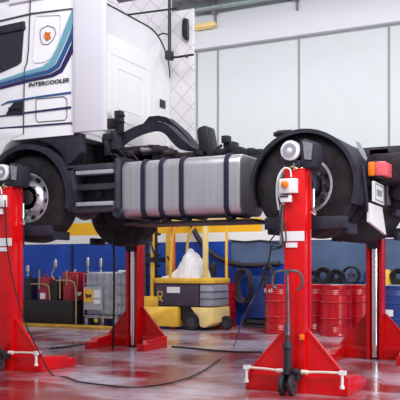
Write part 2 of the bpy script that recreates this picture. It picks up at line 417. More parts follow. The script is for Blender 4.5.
plate('badge_crest', [(45,33),(46.5,31.5),(48,33),(50.5,32),(50,35),(51,38),(48.5,40),(46.5,40.5),(45.5,38.5),(44.5,36.5)], E, .004, 'emblem', badge, out=.007)
t0 = P(28.5, 87, E); t1 = P(69.5, 80, E)
text('INTERCOOLER', 'model_lettering', .062, (t0[0], E-.005, t0[1]), (PI/2, 0, 0), 'seam', cab, width=(t1[0]-t0[0]), shear=.15, offset=.0015)
# ---- side fairings
def fairing(name, y0, y1, m, bow):
    m_ = MB(); N = 8; vs = []; fs = []
    x0, x1 = UR+.015, U(104.5, 7.3)
    if y0 > 8: x1 = U(193.5, 9.6)
    sgn = 1 if y0 < 8 else -1
    for i in range(N+1):
        t = i/N; xx = x0 + (x1-x0)*t; off = sgn*bow*t*t
        for (yy, zz) in ((y0+off, 2.70), (y1+off, 2.70), (y1+off, 4.75), (y0+off, 4.75)): vs.append((xx, yy, zz))
    for i in range(N):
        for k in range(4): fs.append((i*4+k, i*4+(k+1) % 4, (i+1)*4+(k+1) % 4, (i+1)*4+k))
    fs += [(0,1,2,3), (N*4+3, N*4+2, N*4+1, N*4)]
    return m_.add(vs, fs).build(name, m, T, bevel=.008)
nf = fairing('side_fairing', 7.29, 7.33, 'fairing', .03)
nf['label'] = 'near white side fairing'
ff = fairing('side_fairing', 9.60, 9.64, 'quilt', .0)
ff['label'] = 'far fairing with quilted inner face'
vx = U(186, 9.58)
MB().prism([(9.59-.03, 0), (9.59, 0)], 0, 1, 'x') if False else None
vz0, vz1 = P(186, 42, 9.58)[1], P(186, 18, 9.58)[1]
MB().prism([(vx-.045, vz1-.05), (vx-.02, vz1), (vx+.05, vz1-.03), (vx+.055, vz0+.03), (vx+.03, vz0), (vx-.02, vz0+.04), (vx-.05, vz0+.1)], 9.54, 9.575).build('mirror_vent', 'black', ff, bevel=.01)
# roof deflector, seen from behind (its hollow inner side)
rd_ = MB(); rd_.prism([(cabw0, 4.36), (cabw1, 4.30), (cabw1, 5.0), (cabw1-.3, 5.12), (cabw0+.3, 5.12), (cabw0, 5.0)], -6.15, -6.11, 'x')
rd_.prism([(cabw0, 4.36), (cabw1, 4.30), (cabw1, 5.0), (cabw1-.3, 5.12), (cabw0+.3, 5.12), (cabw0, 5.0)], -6.18, -6.151, 'x', 1)
rd_.box(-6.11, UR+.015, cabw1-.02, cabw1, 4.0, 5.0).box(-6.18, UR+.015, cabw1+.001, cabw1+.02, 4.0, 5.0, 1).prism([(-6.18, 4.3), (UR+.015, 4.3), (UR+.015, 5.0), (-6.0, 5.0)], cabw0-.02, cabw0+.01, 'y', 1)
rdo = rd_.build('roof_deflector', ['quilt', 'white_paint'], T)
h0 = P(117, 12, 8.6)
for k, (ex, ey) in enumerate(((104,-4),(112,-6),(124,-6),(134,-6),(146,-4),(156,2),(160,14))):
    wa, wb_ = 8.4, 9.2
    MB().tube([(-6.09, 8.35, 4.42), (-6.09, 8.35 + .9*math.cos(math.radians(150-k*23)), 4.42 + .64*math.sin(math.radians(150-k*23)))], .008, 6).build('deflector_rib', 'grey_plastic', rdo)
# hose mast behind the cab
mx = MB(); ux, wz = -5.02, 9.35
def at(px, w): return U(px, w)
um = U(169.5, 9.3)
mx.cyl((um, 9.3, P(169, 58, 9.3)[1]), (um, 9.3, P(169, 0, 9.3)[1]+.25), .022, 12)
mast = mx.build('air_line_mast', 'black', T)
MB().box(um-.05, um+.04, 9.25, 9.36, P(169, 60, 9.3)[1], P(169, 51, 9.3)[1]).build('mast_clamp', 'black', mast, bevel=.01)
z_ = P(150, 13, 9.3)[1]
MB().cyl((U(124, 9.3), 9.3, z_+.03), (U(179, 9.3), 9.3, z_), .014, 8).cyl((U(178, 9.3), 9.3, z_-.025), (U(178, 9.3), 9.3, z_+.04), .02, 8).build('upper_arm', 'black', mast)
z_ = P(180, 56, 9.3)[1]
MB().tube([(um, 9.3, z_), (um+.12, 9.3, z_-.01), (U(192, 9.3), 9.35, z_+.01)], .016, 8).cyl((U(186,9.3), 9.32, z_-.03), (U(186,9.3), 9.32, z_+.01), .02, 8).build('lower_arm', 'black', mast)
MB().tube(smooth([(U(157,9.3), 9.3, P(157,36,9.3)[1]), (U(163,9.3), 9.3, P(163,33.5,9.3)[1]), (um, 9.3, P(169,35,9.3)[1])]), .010, 6).build('small_hose', 'black', mast)
# grab handle on the rear wall
wh = 7.95; 
hp = [(105.5,92),(106.5,88),(109,80),(109,70),(106.5,66),(103,65)]
MB().tube(smooth([(UR+.06, 7.42+ (x-103)*.02, ZC+(HZ-y)/S(UR, 7.45)) for x, y in hp]), .014, 8).build('grab_handle', 'black', T)
# coupling box stack
cs = MB(); w = 7.9
def pbox(m_, x0, x1, y0, y1, w, d, mi=0):
    a = P(x0, y1, w); b = P(x1, y0, w); return m_.box(a[0], b[0], w, w+d, a[1], b[1], mi)
pbox(cs, 105, 113, 118, 128, 7.9, .12); pbox(cs, 114, 120, 110, 134, 7.95, .1); pbox(cs, 117, 121, 113, 116, 7.93, .1); pbox(cs, 117, 121, 120, 122, 7.93, .1)
pbox(cs, 101, 112, 133, 141, 7.9, .3); pbox(cs, 110, 116, 130, 150, 7.93, .2, 1); pbox(cs, 104, 108, 140, 156, 7.9, .1, 1)
cs.build('air_coupling_block', ['black', 'grey_plastic'], T, bevel=.006)
# ---- chassis
ch = MB()
for w in (7.95, 8.85):
    ch.box(-6.6, -1.62, w, w+.08, 2.12, 2.40)
for u in (-5.2, -4.4, -3.6, -2.9, -1.95): ch.box(u, u+.1, 8.0, 8.9, 2.15, 2.35)
ch.build('chassis_frame', 'chassis', T, bevel=.006)
MB().box(-6.75, -5.45, 7.78, 9.15, 1.95, 2.67).build('engine_block', 'chassis', T, bevel=.03)
MB().box(-5.30, -4.6, 8.0, 8.9, 2.40, 2.62).cyl((-5.0, 7.9, 2.3), (-5.0, 9.0, 2.3), .16, 20).build('gearbox', 'chassis', T, bevel=.02)
for hu in (HU, HR):
    MB().cyl((hu, 7.5, HZ_), (hu, 9.4, HZ_), .075, 16).lathe([(.05,-.25),(.17,-.12),(.2,0),(.17,.12),(.05,.25)], (hu, 8.45, HZ_), (0,1,0), 20).build('axle', 'rust', T)
MB().cyl((-4.4, 8.5, 2.02), (-2.7, 8.5, 1.98), .05, 12).build('drive_shaft', 'rust', T)
# ---- wheels
TR = .52
def tyre_prof(wd, TR=.52):
    return [(.285, 0), (.30, -.005), (.40, -.012+.004), (.47, .0), (.505, .02), (TR, .05), (TR, .09), (TR-.012, .095), (TR-.012, .105), (TR, .11), (TR, wd/2-.008), (TR-.012, wd/2-.004), (TR-.012, wd/2+.004), (TR, wd/2+.008),
            (TR, wd-.11), (TR-.012, wd-.105), (TR-.012, wd-.095), (TR, wd-.09), (TR, wd-.05), (.505, wd-.02), (.47, wd), (.40, wd+.008), (.30, wd+.005), (.285, wd)]
def wheel(u, y, d, wd, rear, full=True, dark=False):
    HZ_, TRr, k_ = (1.968, .50, .985) if rear else (1.98, .52, 1.0)
    # d=+1: outer face towards -y (near side)
    ax = (0, d, 0)
    t = MB().lathe([(q_[0] if q_[0] > .3 else q_[0]*k_, q_[1]) for q_ in tyre_prof(wd, TRr)], (u, y, HZ_), ax, 72, closed=True).build('wheel', 'rubber', T)
    c = (u, y, HZ_)
    if dark:
        MB().lathe([(.284,wd*.98),(.284,.0),(.27,.01),(.25,.05),(.15,.06),(.001,.06)], c, ax, 40).build('rim', 'chassis', t)
        MB().lathe([(.001,wd*.6),(.22,wd*.6),(.22,wd+.06),(.001,wd+.06)], c, ax, 32).build('brake_drum', 'chassis', t)
        return t
    if rear:
        MB().lathe([(q_[0]*k_, q_[1]) for q_ in [(.282, wd*.95),(.282,.0),(.292,-.008),(.268,-.012),(.258,.01),(.250,.10),(.20,.12),(.165,.125),(.15,.125)]], c, ax, 48, mats=[0,0,1,1,0,0,0,0,0]).build('rim', ['dull_rim', 'alloy'], t)
        MB().lathe([(.141,.125),(.135,.05),(.12,.0),(.10,-.02),(.001,-.02)], c, ax, 32).build('hub', 'fender', t)
        lr, ly = .17, .12
    else:
        MB().lathe([(.282, wd*.95),(.282,.0),(.290,-.008),(.275,-.010),(.268,.015),(.245,.045),(.21,.05),(.165,-.02),(.15,-.03),(.14,-.03)], c, ax, 48).build('rim', 'alloy', t)
        MB().lathe([(.14,-.03),(.11,.02),(.10,.0),(.085,-.05),(.07,-.06),(.001,-.06)], c, ax, 32, mats=[0,0,0,0,0,0]).build('hub', 'dark_metal', t)
        lr, ly = .165, -.03
    if full:
        nn = 10; l0 = None
        for k in range(nn):
            a = 2*PI*k/nn + .15
            p = Vector((u + lr*math.cos(a), y + d*ly, HZ_ + lr*math.sin(a)))
            if l0 is None:
                l0 = MB().cyl(p, p - Vector((0, d*.035, 0)), .015, 6).build('lug_nut', 'steel', t); base = p
            else:
                q = l0.copy(); COL.objects.link(q); q.location = l0.location + (p - base)
        h0 = None
        hr = .235 if not rear else .205
        hy = .045 if not rear else .118
        for k in range(nn):
            a = 2*PI*(k+.5)/nn + .15
            p = Vector((u + hr*math.cos(a), y + d*hy, HZ_ + hr*math.sin(a)))
            if h0 is None:
                h0 = MB().cyl(p + Vector((0, d*.01, 0)), p - Vector((0, d*.012, 0)), .022 if rear else .030, 14).build('vent_hole', 'seam', t); base2 = p
            else:
                q = h0.copy(); COL.objects.link(q); q.location = h0.location + (p - base2)
    return t
wheel(HU, W0, 1, .32, False)['label'] = 'near front wheel with bright alloy rim'
wheel(HU, W1, -1, .32, False, False, True)['label'] = 'far front wheel'
wheel(HR, W0, 1, .27, True)['label'] = 'near rear wheel with dished grimy rim'
wheel(HR, W0+.31, 1, .27, True, False, True)['label'] = 'near inner rear wheel'
wheel(HR, W1, -1, .27, True, False, True)['label'] = 'far rear wheel'
wheel(HR, W1-.31, -1, .27, True, False, True)['label'] = 'far inner rear wheel'
# ---- fenders
def arch(name, u, z, r0, r1, a0, a1, y0, y1, m, lip=0.0, sz=1.0):
    N = 26; b = MB(); vs = []; fs = []
    for i in range(N+1):
        a = math.radians(a0 + (a1-a0)*i/N); c_, s_ = math.cos(a), math.sin(a)*sz
        for (r, y) in ((r0, y0), (r1+lip, y0), (r1, y0+.06), (r1, y1), (r0+.0, y1), (r1-.02, y1-.01), (r1-.02, y0+.05)):
            vs.append((u + r*c_, y, z + r*s_))
    # simple profile: band with downturned lips
    k_ = 7
    order = [0, 1, 2, 3, 4, 5, 6]
    for i in range(N):
        for k in range(k_): fs.append((i*k_+k, i*k_+(k+1) % k_, (i+1)*k_+(k+1) % k_, (i+1)*k_+k))
    fs += [tuple(range(k_)), tuple(N*k_+k for k in range(k_))[::-1]]
    return b.add(vs, fs).build(name, m, T)
fr = arch('front_fender', HU, HZ_-.02, .585, .645, -12, 150, 7.22, 7.72, 'fender')
rf = arch('rear_fender', HR, 1.962, .512, .552, -21, 200, 7.22, 7.93, 'fender')
arch('rear_fender', HR, 1.955, .515, .56, -21, 200, W1-.65, W1+.04, 'fender')['label'] = 'far rear fender'
rf['label'] = 'near rear fender'
MB().box(HR-.50, HR-.26, 7.75, 7.9, 2.56, 2.60).cyl((HR-.46, 7.75, 2.585), (HR-.3, 7.75, 2.585), .03, 10).build('fender_bracket', 'black', rf)
# cab step panel behind the front fender
plate('cab_corner_panel', [(30,137),(80,132.5),(81,152),(74,160),(67,166),(60,152),(50,144)], 7.33, .12, 'fender', T, .01)
st = MB()
a = P(65, 208, 7.34); b = P(118, 157, 7.34)
polyo = [P(x, y, 7.34) for x, y in [(67,163),(114,161),(118,166),(118,209),(68,209),(65,190)]]
MB().prism(polyo, 7.50, 7.78).build('step_box_back', 'chassis', T)
x0, x1 = P(67, 0, 7.3)[0], P(118, 0, 7.3)[0]
zt = lambda y: P(92, y, 7.3)[1]
st.box(x0, x1, 7.30, 7.50, zt(169.5), zt(164)); st.box(x0, x1, 7.30, 7.50, zt(211), zt(206))
st.box(x0, P(73.5,0,7.3)[0], 7.30, 7.5, zt(209), zt(166)); st.box(P(115,0,7.3)[0], x1+.005, 7.29, 7.5, zt(210), zt(160))
st.box(x0, x1, 7.36, 7.5, zt(189), zt(183))
stp = st.build('step_box', 'grey_plastic', T, bevel=.008)
for (ya, yb) in ((170.5, 174.5), (202, 206)):
    MB().box(P(76,0,7.28)[0], P(113,0,7.28)[0], 7.27, 7.42, zt(yb), zt(ya)).build('step_tread', 'alloy', stp, bevel=.004)
c = P(99, 193, 7.48); MB().cyl((c[0], 7.47, c[1]), (c[0], 7.5, c[1]), .045, 20).build('recess_cap', 'black', stp)
MB().box(P(118.5,0,7.34)[0], P(120.5,0,7.34)[0], 7.36, 7.95, zt(214), zt(158)).build('step_bracket', 'fender', T)
c = P(119, 213, 7.35); MB().lathe([(.03,-.02),(.036,-.03),(.055,-.03),(.058,0),(.058,.5)], (c[0], 7.33, c[1]), (0,1,0), 24).cyl((c[0], 7.325, c[1]), (c[0], 7.34, c[1]), .035, 16).build('air_cylinder', 'fender', T)
# ---- fuel tank
tx0, tx1 = -4.635, -3.20; tz0, tz1 = 1.715, 2.345
sec = rrect(7.34, 7.98, tz0, tz1, .11, 8)
tk = MB().prism(sec, tx0, tx1, 'x').build('fuel_tank', 'alu', T, bevel=.02, bseg=3)
for px in (142.5, 160.5, 181, 226):
    u = U(px, 7.33); sb = MB(); so = rrect(7.325, 7.995, tz0-.015, tz1+.015, .12, 8); si = rrect(7.338, 7.982, tz0-.002, tz1+.002, .11, 8)
    n = len(so); hw = .026
    vs = [(u-hw, y, z) for y, z in so] + [(u+hw, y, z) for y, z in so] + [(u-hw, y, z) for y, z in si] + [(u+hw, y, z) for y, z in si]
    fs = []
    for i in range(n):
        j = (i+1) % n
        fs += [(i, j, n+j, n+i), (2*n+i, 3*n+i, 3*n+j, 2*n+j), (i, 2*n+i, 2*n+j, j), (n+i, n+j, 3*n+j, 3*n+i)]
    sb.add(vs, fs).build('tank_strap', 'strap', tk)
    MB().box(u-.035, u+.035, 7.40, 7.52, tz0-.045, tz0-.016).build('strap_bracket', 'chassis', tk)
c = (-3.42, 7.62); MB().cyl((c[0], c[1], tz1-.005), (c[0], c[1], tz1+.04), .06, 20).build('filler_cap', 'fender', tk)
MB().box(tx0-.03, tx1+.12, 7.42, 8.0, tz0-.075, tz0-.047).build('tank_tray', 'chassis', T)
# guard between tank and rear wheel
# ---- mudguard arch lying over the frame, behind the cab
def band(name, out, inn, w0, w1, m):
    o_ = [P(x, y, w0) for x, y in out]; i_ = [P(x, y, w0) for x, y in inn]
    b_ = MB(); n = len(o_); vs = []; fs = []
    for (p, q) in zip(o_, i_):
        vs += [(p[0], w0, p[1]), (p[0], w1, p[1]), (p[0]*.92+q[0]*.08, w1, p[1]*.92+q[1]*.08-.02), (q[0], w0+.03, q[1])]
    for i in range(n-1):
        for k in range(4): fs.append((i*4+k, i*4+(k+1) % 4, (i+1)*4+(k+1) % 4, (i+1)*4+k))
    fs += [(0,1,2,3), (n*4-1, n*4-2, n*4-3, n*4-4)]
    return b_.add(vs, fs).build(name, m, T)
out = smooth([(97,162,0),(101,154,0),(108,145,0),(116,138,0),(124,132,0),(140,124.5,0),(156,121.5,0),(166,124,0),(175,132,0),(184,141,0),(193,148,0)], 3)
inn = smooth([(112,163,0),(115,157,0),(120,149,0),(126,143,0),(132,139,0),(143,134,0),(156,131,0),(164,134,0),(170,141,0),(179,149,0),(192,151.5,0)], 3)
mg = band('mudguard_arch', [(p.x, p.y) for p in out], [(p.x, p.y) for p in inn], 8.05, 8.25, 'fender')
mg2 = band('mudguard_arch', [(141,126),(149,116.5),(158,115.5),(166,117),(181,130),(196,148)], [(144,130),(151,122),(158,121),(165,123),(176,134),(186,150)], 8.35, 8.55, 'fender')
mg2['label'] = 'rear section of the dark mudguard arch'
MB().tube([(P(150,122,8.2)[0], 8.2, P(150,124,8.2)[1]), (P(150,122,8.2)[0]+.03, 8.40, P(150,124,8.2)[1])], .03, 8).tube([(P(170,129,8.2)[0], 8.2, P(170,131,8.2)[1]), (P(170,129,8.2)[0]+.03, 8.40, P(170,131,8.2)[1])], .03, 8).build('mudguard_link', 'fender', mg)
mg['label'] = 'dark plastic mudguard arch behind the cab'
MB().cyl((-4.75, 8.3, 2.35), (-4.75, 8.3, 2.45), .08, 12).box(-4.9, -4.6, 8.1, 8.5, 2.38, 2.46).build('guard_mount', 'chassis', mg)
# clutter over the frame
vb = MB()
for (x, y, r, w) in ((140,152,4.2,8.0),(147,150,3,7.9),(160,150,4.5,8.0),(153,148,3.5,8.0),(133,154,4,7.95),(170,153,3.5,7.95),(166,149,2.6,8.1)):
    p = P(x, y, w); rr_ = r/90; vb.lathe([(rr_*.5,-.1),(rr_*.9,-.09),(rr_,-.06),(rr_,.1)], (p[0], w, p[1]), (.3,1,.1), 14, m=0 if r > 3.2 else 1)
vb.box(U(128,8), U(192,8), 8.0, 8.3, 2.34, P(150,155,8)[1])
vb.build('valve_block', ['rust', 'steel'], T)
hb = MB()
for k in range(5):
    x = 104 + k*6
    p = P(x, 158+2*math.sin(k*2), 8.0); q = P(x+14, 165-3*math.cos(k), 7.95)
    hb.tube(smooth([(p[0], 8.0, p[1]), ((p[0]+q[0])/2, 7.92, max(p[1], q[1])+.05), (q[0], 7.98, q[1])]), .014, 6)
hb.build('air_hoses', 'hose', T)
# black paddle and fittings above the tank
plate('exhaust_stack', [(199,151),(196.5,130),(199,127),(205,125),(207,127),(211,150),(210,153)], 8.1, .22, 'black', T, .015)
fb = MB()
pbox(fb, 221, 228, 135, 143, 8.1, .1); pbox(fb, 223, 234, 141, 152, 8.15, .15); pbox(fb, 212, 224, 148, 153, 8.0, .2)
for (x0, x1, y0) in ((193,203,148),(206,214,149),(233,240,146),(240,247,148.5),(247,253,147.5),(252,262,148.5)):
    pbox(fb, x0, x1, y0, 156, 8.1, .3)
fb.cyl((U(222,8.05), 8.05, P(222,145,8.05)[1]), (U(214,8.05), 8.05, P(214,151,8.05)[1]), .02, 8)
fb.build('frame_fittings', 'black', T, bevel=.012)
# fifth wheel plate beyond the tank
MB().lathe([(.42, 0), (.45, .02), (.45, .05), (.40, .07)], (-2.75, 8.45, 2.44), (0,0,1), 28).build('fifth_wheel', 'black', T)
# ---- rear end
re = MB()
re.box(-1.95, -1.62, 7.75, 8.9, 2.02, 2.30)
re.build('rear_crossmember', 'chassis', T, bevel=.01)
rb = MB()
a = P(369, 158, 7.95); b = P(387, 148, 7.95); rb.box(a[0], b[0]+.02, 7.95, 8.55, a[1]+.02, b[1])
a = P(384, 185, 8.0); b = P(394, 160, 8.0); rb.box(a[0], b[0], 8.0, 8.4, a[1], b[1])
rb.cyl((U(386,8.1), 8.1, 2.3), (U(386,8.1), 8.1, P(386,206,8.1)[1]), .05, 14, 1)
False and rb.cyl((U(378,7.7), 7.7, P(378,215,7.7)[1]), (U(378,7.7)+.1, 8.3, P(378,190,7.7)[1]), .03, 10, 0)
rb.build('rear_bracket', ['fender', 'grey_plastic'], T, bevel=.008)
lu = U(369.5, 7.5)
lz0, lz1 = P(372, 176, 7.5)[1], P(372, 162, 7.5)[1]
lam = MB().box(lu-.005, lu+.12, 7.5, 7.98, lz0-.01, lz1+.01).build('tail_lamp', 'chassis', T, bevel=.01)
MB().box(lu-.012, lu+.055, 7.48, 7.60, lz0, lz1).build('orange_lens', 'orange', lam, bevel=.01)
MB().box(lu+.055, lu+.16, 7.48, 7.99, lz0, lz1).build('red_lens', 'red_lens', lam, bevel=.012)
# number plate and white mudflap seen side-on
pu = U(372, 7.5)
pz0, pz1 = P(372, 201, 7.5)[1], P(372, 182, 7.5)[1]
npl = MB().prism([(7.5, pz0), (7.92, pz0-.01), (7.90, pz1), (7.5, pz1+.01)], pu, pu+.02, 'x').build('rear_plate', 'label', T)
MB().tube([(pu+.024, 7.53, pz0+.02), (pu+.024, 7.88, pz0+.01), (pu+.024, 7.87, pz1-.02), (pu+.024, 7.53, pz1-.01)], .006, 6, closed=True).box(pu+.02, pu+.026, 7.6, 7.8, (pz0+pz1)/2-.03, (pz0+pz1)/2+.03).build('plate_marking', 'truck_grey', npl)
fz0, fz1 = P(369, 222, 7.5)[1], P(369, 203, 7.5)[1]
MB().prism([(7.46, fz0), (8.16, fz0-.10), (7.98, fz1-.01), (7.46, fz1)], pu-.04, pu-.015, 'x').build('mudflap', 'label', T)
MB().tube([(pu-.05, 7.34, pz1+.15), (pu-.02, 7.36, pz0), (pu-.04, 7.44, fz0+.1)], .02, 8).build('flap_bracket', 'fender', T)
arm = MB().tube(smooth([(pu+.05, 8.25, 2.1), (pu+.1, 8.35, 1.9), (pu+.0, 8.4, 1.75)]), .025, 8); arm.build('brake_hose', 'hose', T)
MB().box(-1.9, -1.6, 8.25, 8.45, 1.78, 2.1).cyl((-1.75, 8.05, 1.95), (-1.75, 8.6, 1.95), .09, 16).build('rear_actuator', 'chassis', T, bevel=.01)
# silver shine under the fender, built as a small alloy plate
plate('silver_sliver', [(356,141),(360,143),(367,158),(366,161),(362,156),(357,147)], 7.5, .02, 'alloy', T)

# ================================================================== COLUMN LIFTS
def make_lift(motor=True):
    r = empty('column_lift', (0,0,0))
    # base: front beam and two legs
    b = MB(); b.box(-.50, .50, 0, .10, 0, .17)
    b.build('base_beam', 'red', r, bevel=.006)
    for s in (-1, 1):
        m_ = MB(); x0, x1 = (-.50, -.38) if s < 0 else (.38, .50)
        m_.prism([(.101, 0), (.66, 0), (.66, .10), (.52, .10), (.48, .14), (.101, .17)], x0, x1, 'x').build('base_leg', 'red', r, bevel=.006)
    cm = MB()
    # column as a C channel open towards the truck
    cm.box(-.10, .10, -.02, .03, .0, 2.06); cm.box(-.10, -.06, .03, .18, .0, 2.06); cm.box(.06, .10, .03, .18, .0, 2.06)
    cm.box(-.10, .10, -.02, .18, 2.061, 2.08)
    col_ = cm.build('column', 'red', r, bevel=.005)
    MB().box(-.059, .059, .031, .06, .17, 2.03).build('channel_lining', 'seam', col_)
    MB().cyl((0, .125, .03), (0, .125, 2.03), .05, 24).build('lift_cylinder', 'chrome', col_)
    MB().box(.101, .112, .10, .14, .6, 2.0).build('guide_strip', 'red', col_)
    for s in (-1, 1):
        m_ = MB(); m_.prism([(s*.101, .56), (s*.101, .17), (s*.46, .171), (s*.46, .19), (s*.13, .56)], .03, .055).build('gusset', 'red', r)
        m2 = MB(); m2.prism([(s*.101, .575), (s*.13, .575), (s*.475, .185), (s*.46, .171)], .02, .065).build('gusset_rim', 'red', r)
    # fork
    fk = MB(); fk.box(-.41, .41, .26, .34, 1.535, 1.65)
    for s in (-1, 1): fk.box(s*.35, s*.41, .34, .66, 1.49, 1.59)
    fk.box(-.058, .058, .19, .26, 1.40, 1.70)
    fk.build('lift_fork', 'fender', r, bevel=.008)
    MB().cyl((.13, .14, 1.73), (.13, .14, 1.90), .018, 10).tube(smooth([(.13, .14, 1.73), (.15, .14, 1.66), (.115, .14, 1.68)]), .012, 8).box(.10, .13, .13, .15, 1.80, 1.84).build('release_lever', 'chrome', r)
    return r
def add_motor(r, s=-1):
    mt = MB()
    mt.cyl((-.04, .02, 2.25), (-.04, .24, 2.25), .075, 24, 0).box(-.10, .06, 0, .2, 2.08, 2.16, 0)
    for k in range(8): 
        a = 2*PI*k/8; mt.box(-.04+.078*math.cos(a)-.004, -.04+.078*math.cos(a)+.004, .04, .22, 2.25+.078*math.sin(a)-.004, 2.25+.078*math.sin(a)+.004)
    mo = mt.build('motor', 'fender', r, bevel=.003)
    fc = MB().lathe([(.001,-.015),(.02,-.015),(.024,-.012),(.07,-.012),(.092,.0),(.092,.06),(.085,.06)], (-.04, -.03, 2.25), (0,1,0), 32).build('fan_cover', 'label', mo)
    MB().lathe([(.030, 0), (.030, .006), (.066, .006), (.066, 0)], (-.04, -.0465, 2.25), (0,1,0), 28, closed=True).build('fan_grille', 'truck_grey', fc)
    MB().cyl((-.04, -.052, 2.25), (-.04, -.04, 2.25), .014, 12).build('fan_hub', 'label', fc)
    MB().prism([(.065, 2.13), (.055, 2.345), (.10, 2.35), (.205, 2.31), (.225, 2.19), (.19, 2.08), (.09, 2.08)], -.02, .17).build('motor_terminal_box', 'fender', r, bevel=.01)
    MB().prism([(.10, 2.16), (.085, 2.33), (.18, 2.30), (.165, 2.15)], -.03, -.018).build('box_cover', 'steel', mo)
    MB().tube([(-.09, 0, 2.07), (-.02, -.03, 2.10), (.04, 0, 2.07), (.09, .02, 2.10)], .008, 6).tube([(0, -.03, 2.06), (0, -.03, 2.13)], .008, 6).build('pipe_fitting', 'brass', mo)
    cbx = MB().box(-.125, .04, -.09, -.021, 1.85, 1.985).build('control_box', 'label', r, bevel=.008)
    MB().lathe([(.036, 0), (.036, -.01), (.03, -.03), (.012, -.04), (.001, -.04)], (-.065, -.091, 1.93), (0,1,0), 20).build('push_button', 'orange', cbx)
    MB().box(-.12, -.02, -.07, -.021, 1.77, 1.835).build('switch_plate', 'label', r, bevel=.004)
    MB().box(-.12, -.04, -.078, -.0705, 1.815, 1.83).build('switch_slot', 'seam', r)
    MB().tube(smooth([(-.02, -.05, 2.0), (-.03, -.06, 2.07), (-.09, -.06, 2.08), (-.15, -.05, 2.0), (-.17, -.03, 1.85), (-.15, -.025, 1.7)]), .008, 6).build('control_lead', 'label', r)
    MB().box(-.135, -.105, -.045, -.0, 1.35, 1.75).build('side_conduit', 'steel', r)
    MB().box(-.105, .098, -.027, -.0205, 1.41, 1.50).build('label_plate', 'label', r)
    MB().box(-.08, .03, -.027, -.0205, 1.35, 1.395).build('small_label_plate', 'label', r)
    text('CITTADINI', 'plate_lettering', .03, (-.06, -.0285, 1.44), (PI/2, 0, 0), 'truck_grey', r, width=.12) if False else None
def add_trolley(r, handle=True, rods=(-1, 1)):
    # tow wheels and pump with tow handle
    for x in (-.045, .045):
        MB().lathe([(.001,-.018),(.05,-.018),(.085,-.02),(.095,-.012),(.095,.012),(.085,.02),(.05,.018),(.001,.018)], (x-.015, -.16, .0965), (1,0,0), 28, mats=[1,1,0,0,0,1,1]).build('tow_wheel', ['seam', 'grey_plastic'], r)
    MB().cyl((-.09, -.16, .096), (.07, -.16, .096), .012, 10).box(-.09, .07, -.13, -.021, .13, .20).box(-.05, .02, -.19, -.10, .19, .26).cyl((.05, -.16, .22), (.10, -.16, .22), .03, 12).build('tow_bracket', 'fender', r, bevel=.006)
    if handle:
        MB().lathe([(.035, .20), (.035, .42), (.045, .43), (.045, .46), (.02, .50), (.02, .60)], (-.015, -.16, 0), (0,0,1), 20).build('pump_body', 'fender', r)
        MB().cyl((-.005, -.16, .58), (-.015, -.17, 1.12), .014, 12).cyl((-.015,-.16,.55), (-.015,-.16,.66), .026, 12).build('tow_shaft', 'dark_steel', r)
        pts = [(-.19,-.17,1.10),(-.20,-.17,1.07),(-.18,-.17,1.02),(-.14,-.17,.985)]
        L_ = smooth([(x_*.95+.015, y_, z_) for x_, y_, z_ in [(-.13,-.17,.975), (-.165,-.17,.985), (-.185,-.17,1.03), (-.175,-.17,1.085), (-.14,-.17,1.125), (-.08,-.17,1.135), (-.03,-.17,1.135), (.02,-.17,1.135), (.08,-.17,1.125), (.115,-.17,1.085), (.125,-.17,1.03), (.105,-.17,.985), (.07,-.17,.965)]])
        MB().tube(L_, .013, 8).box(-.035, .005, -.19, -.15, 1.10, 1.145).build('tow_handle', 'dark_steel', r)
        MB().box(.06, .10, -.06, -.022, .5, .55).build('pump_valve', 'orange', r, bevel=.006)
    for s in rods:
        xa, xb = (.10, .46) if s > 0 else (-.12, -.47)
        z0 = .215
        rd = MB().tube([(xa, -.05, z0-.01), ((xa+xb)/2, -.045, z0), (xb, -.04, z0+.002)], .012, 8)
        rd.cyl((xa-.02*s, -.05, z0-.01), (xa+.04*s, -.05, z0-.01), .022, 10)
        rd = rd.build('locking_rod', 'rod', r)
        MB().cyl((xb, -.04, z0+.02), (xb, -.04, .10), .014, 8).cyl((xb, -.04, .10), (xb, -.04, .075), .022, 10).box(xb-.03, xb+.03, -.055, .0, z0-.015, z0+.02).build('rod_clamp', 'label', rd)
proto = make_lift()
LIFTS = []
near_r = proto
far_l = copy_tree(proto); far_r = copy_tree(proto)
near_l = copy_tree(proto)
bpy.context.view_layer.update()
add_motor(near_r)
add_trolley(near_r)
# the near-left lift shares motor and tow parts
for ch in list(near_r.children):
    base = ch.name.split('.')[0]
    if base in ('motor', 'motor_terminal_box', 'control_box', 'switch_plate', 'switch_slot', 'control_lead', 'side_conduit', 'label_plate', 'small_label_plate', 'tow_wheel', 'tow_bracket', 'locking_rod'):
        if base == 'locking_rod' and ch.location.x < 0: continue
        copy_tree(ch, near_l)
near_r.location = (-2.44, 6.87, 0)
near_l.location = (-5.945, 6.97, 0)
far_l.location = (-6.01, 9.98, 0); far_l.rotation_euler = (0, 0, PI)
far_r.location = (-2.43, 9.98, 0); far_r.rotation_euler = (0, 0, PI)
GL = 'red column lifts holding up the truck'
tag(near_r, 'red column lift in front of the rear wheel, with a steel tow handle', 'vehicle lift', GL)
tag(near_l, 'red column lift in front of the front wheel, cut by the left picture edge', 'vehicle lift', GL)
tag(far_l, 'red column lift with chrome cylinder standing between the silver caged tank and the forklift', 'vehicle lift', GL)
tag(far_r, 'red column lift with chrome cylinder standing before the blue drum at the right', 'vehicle lift', GL)

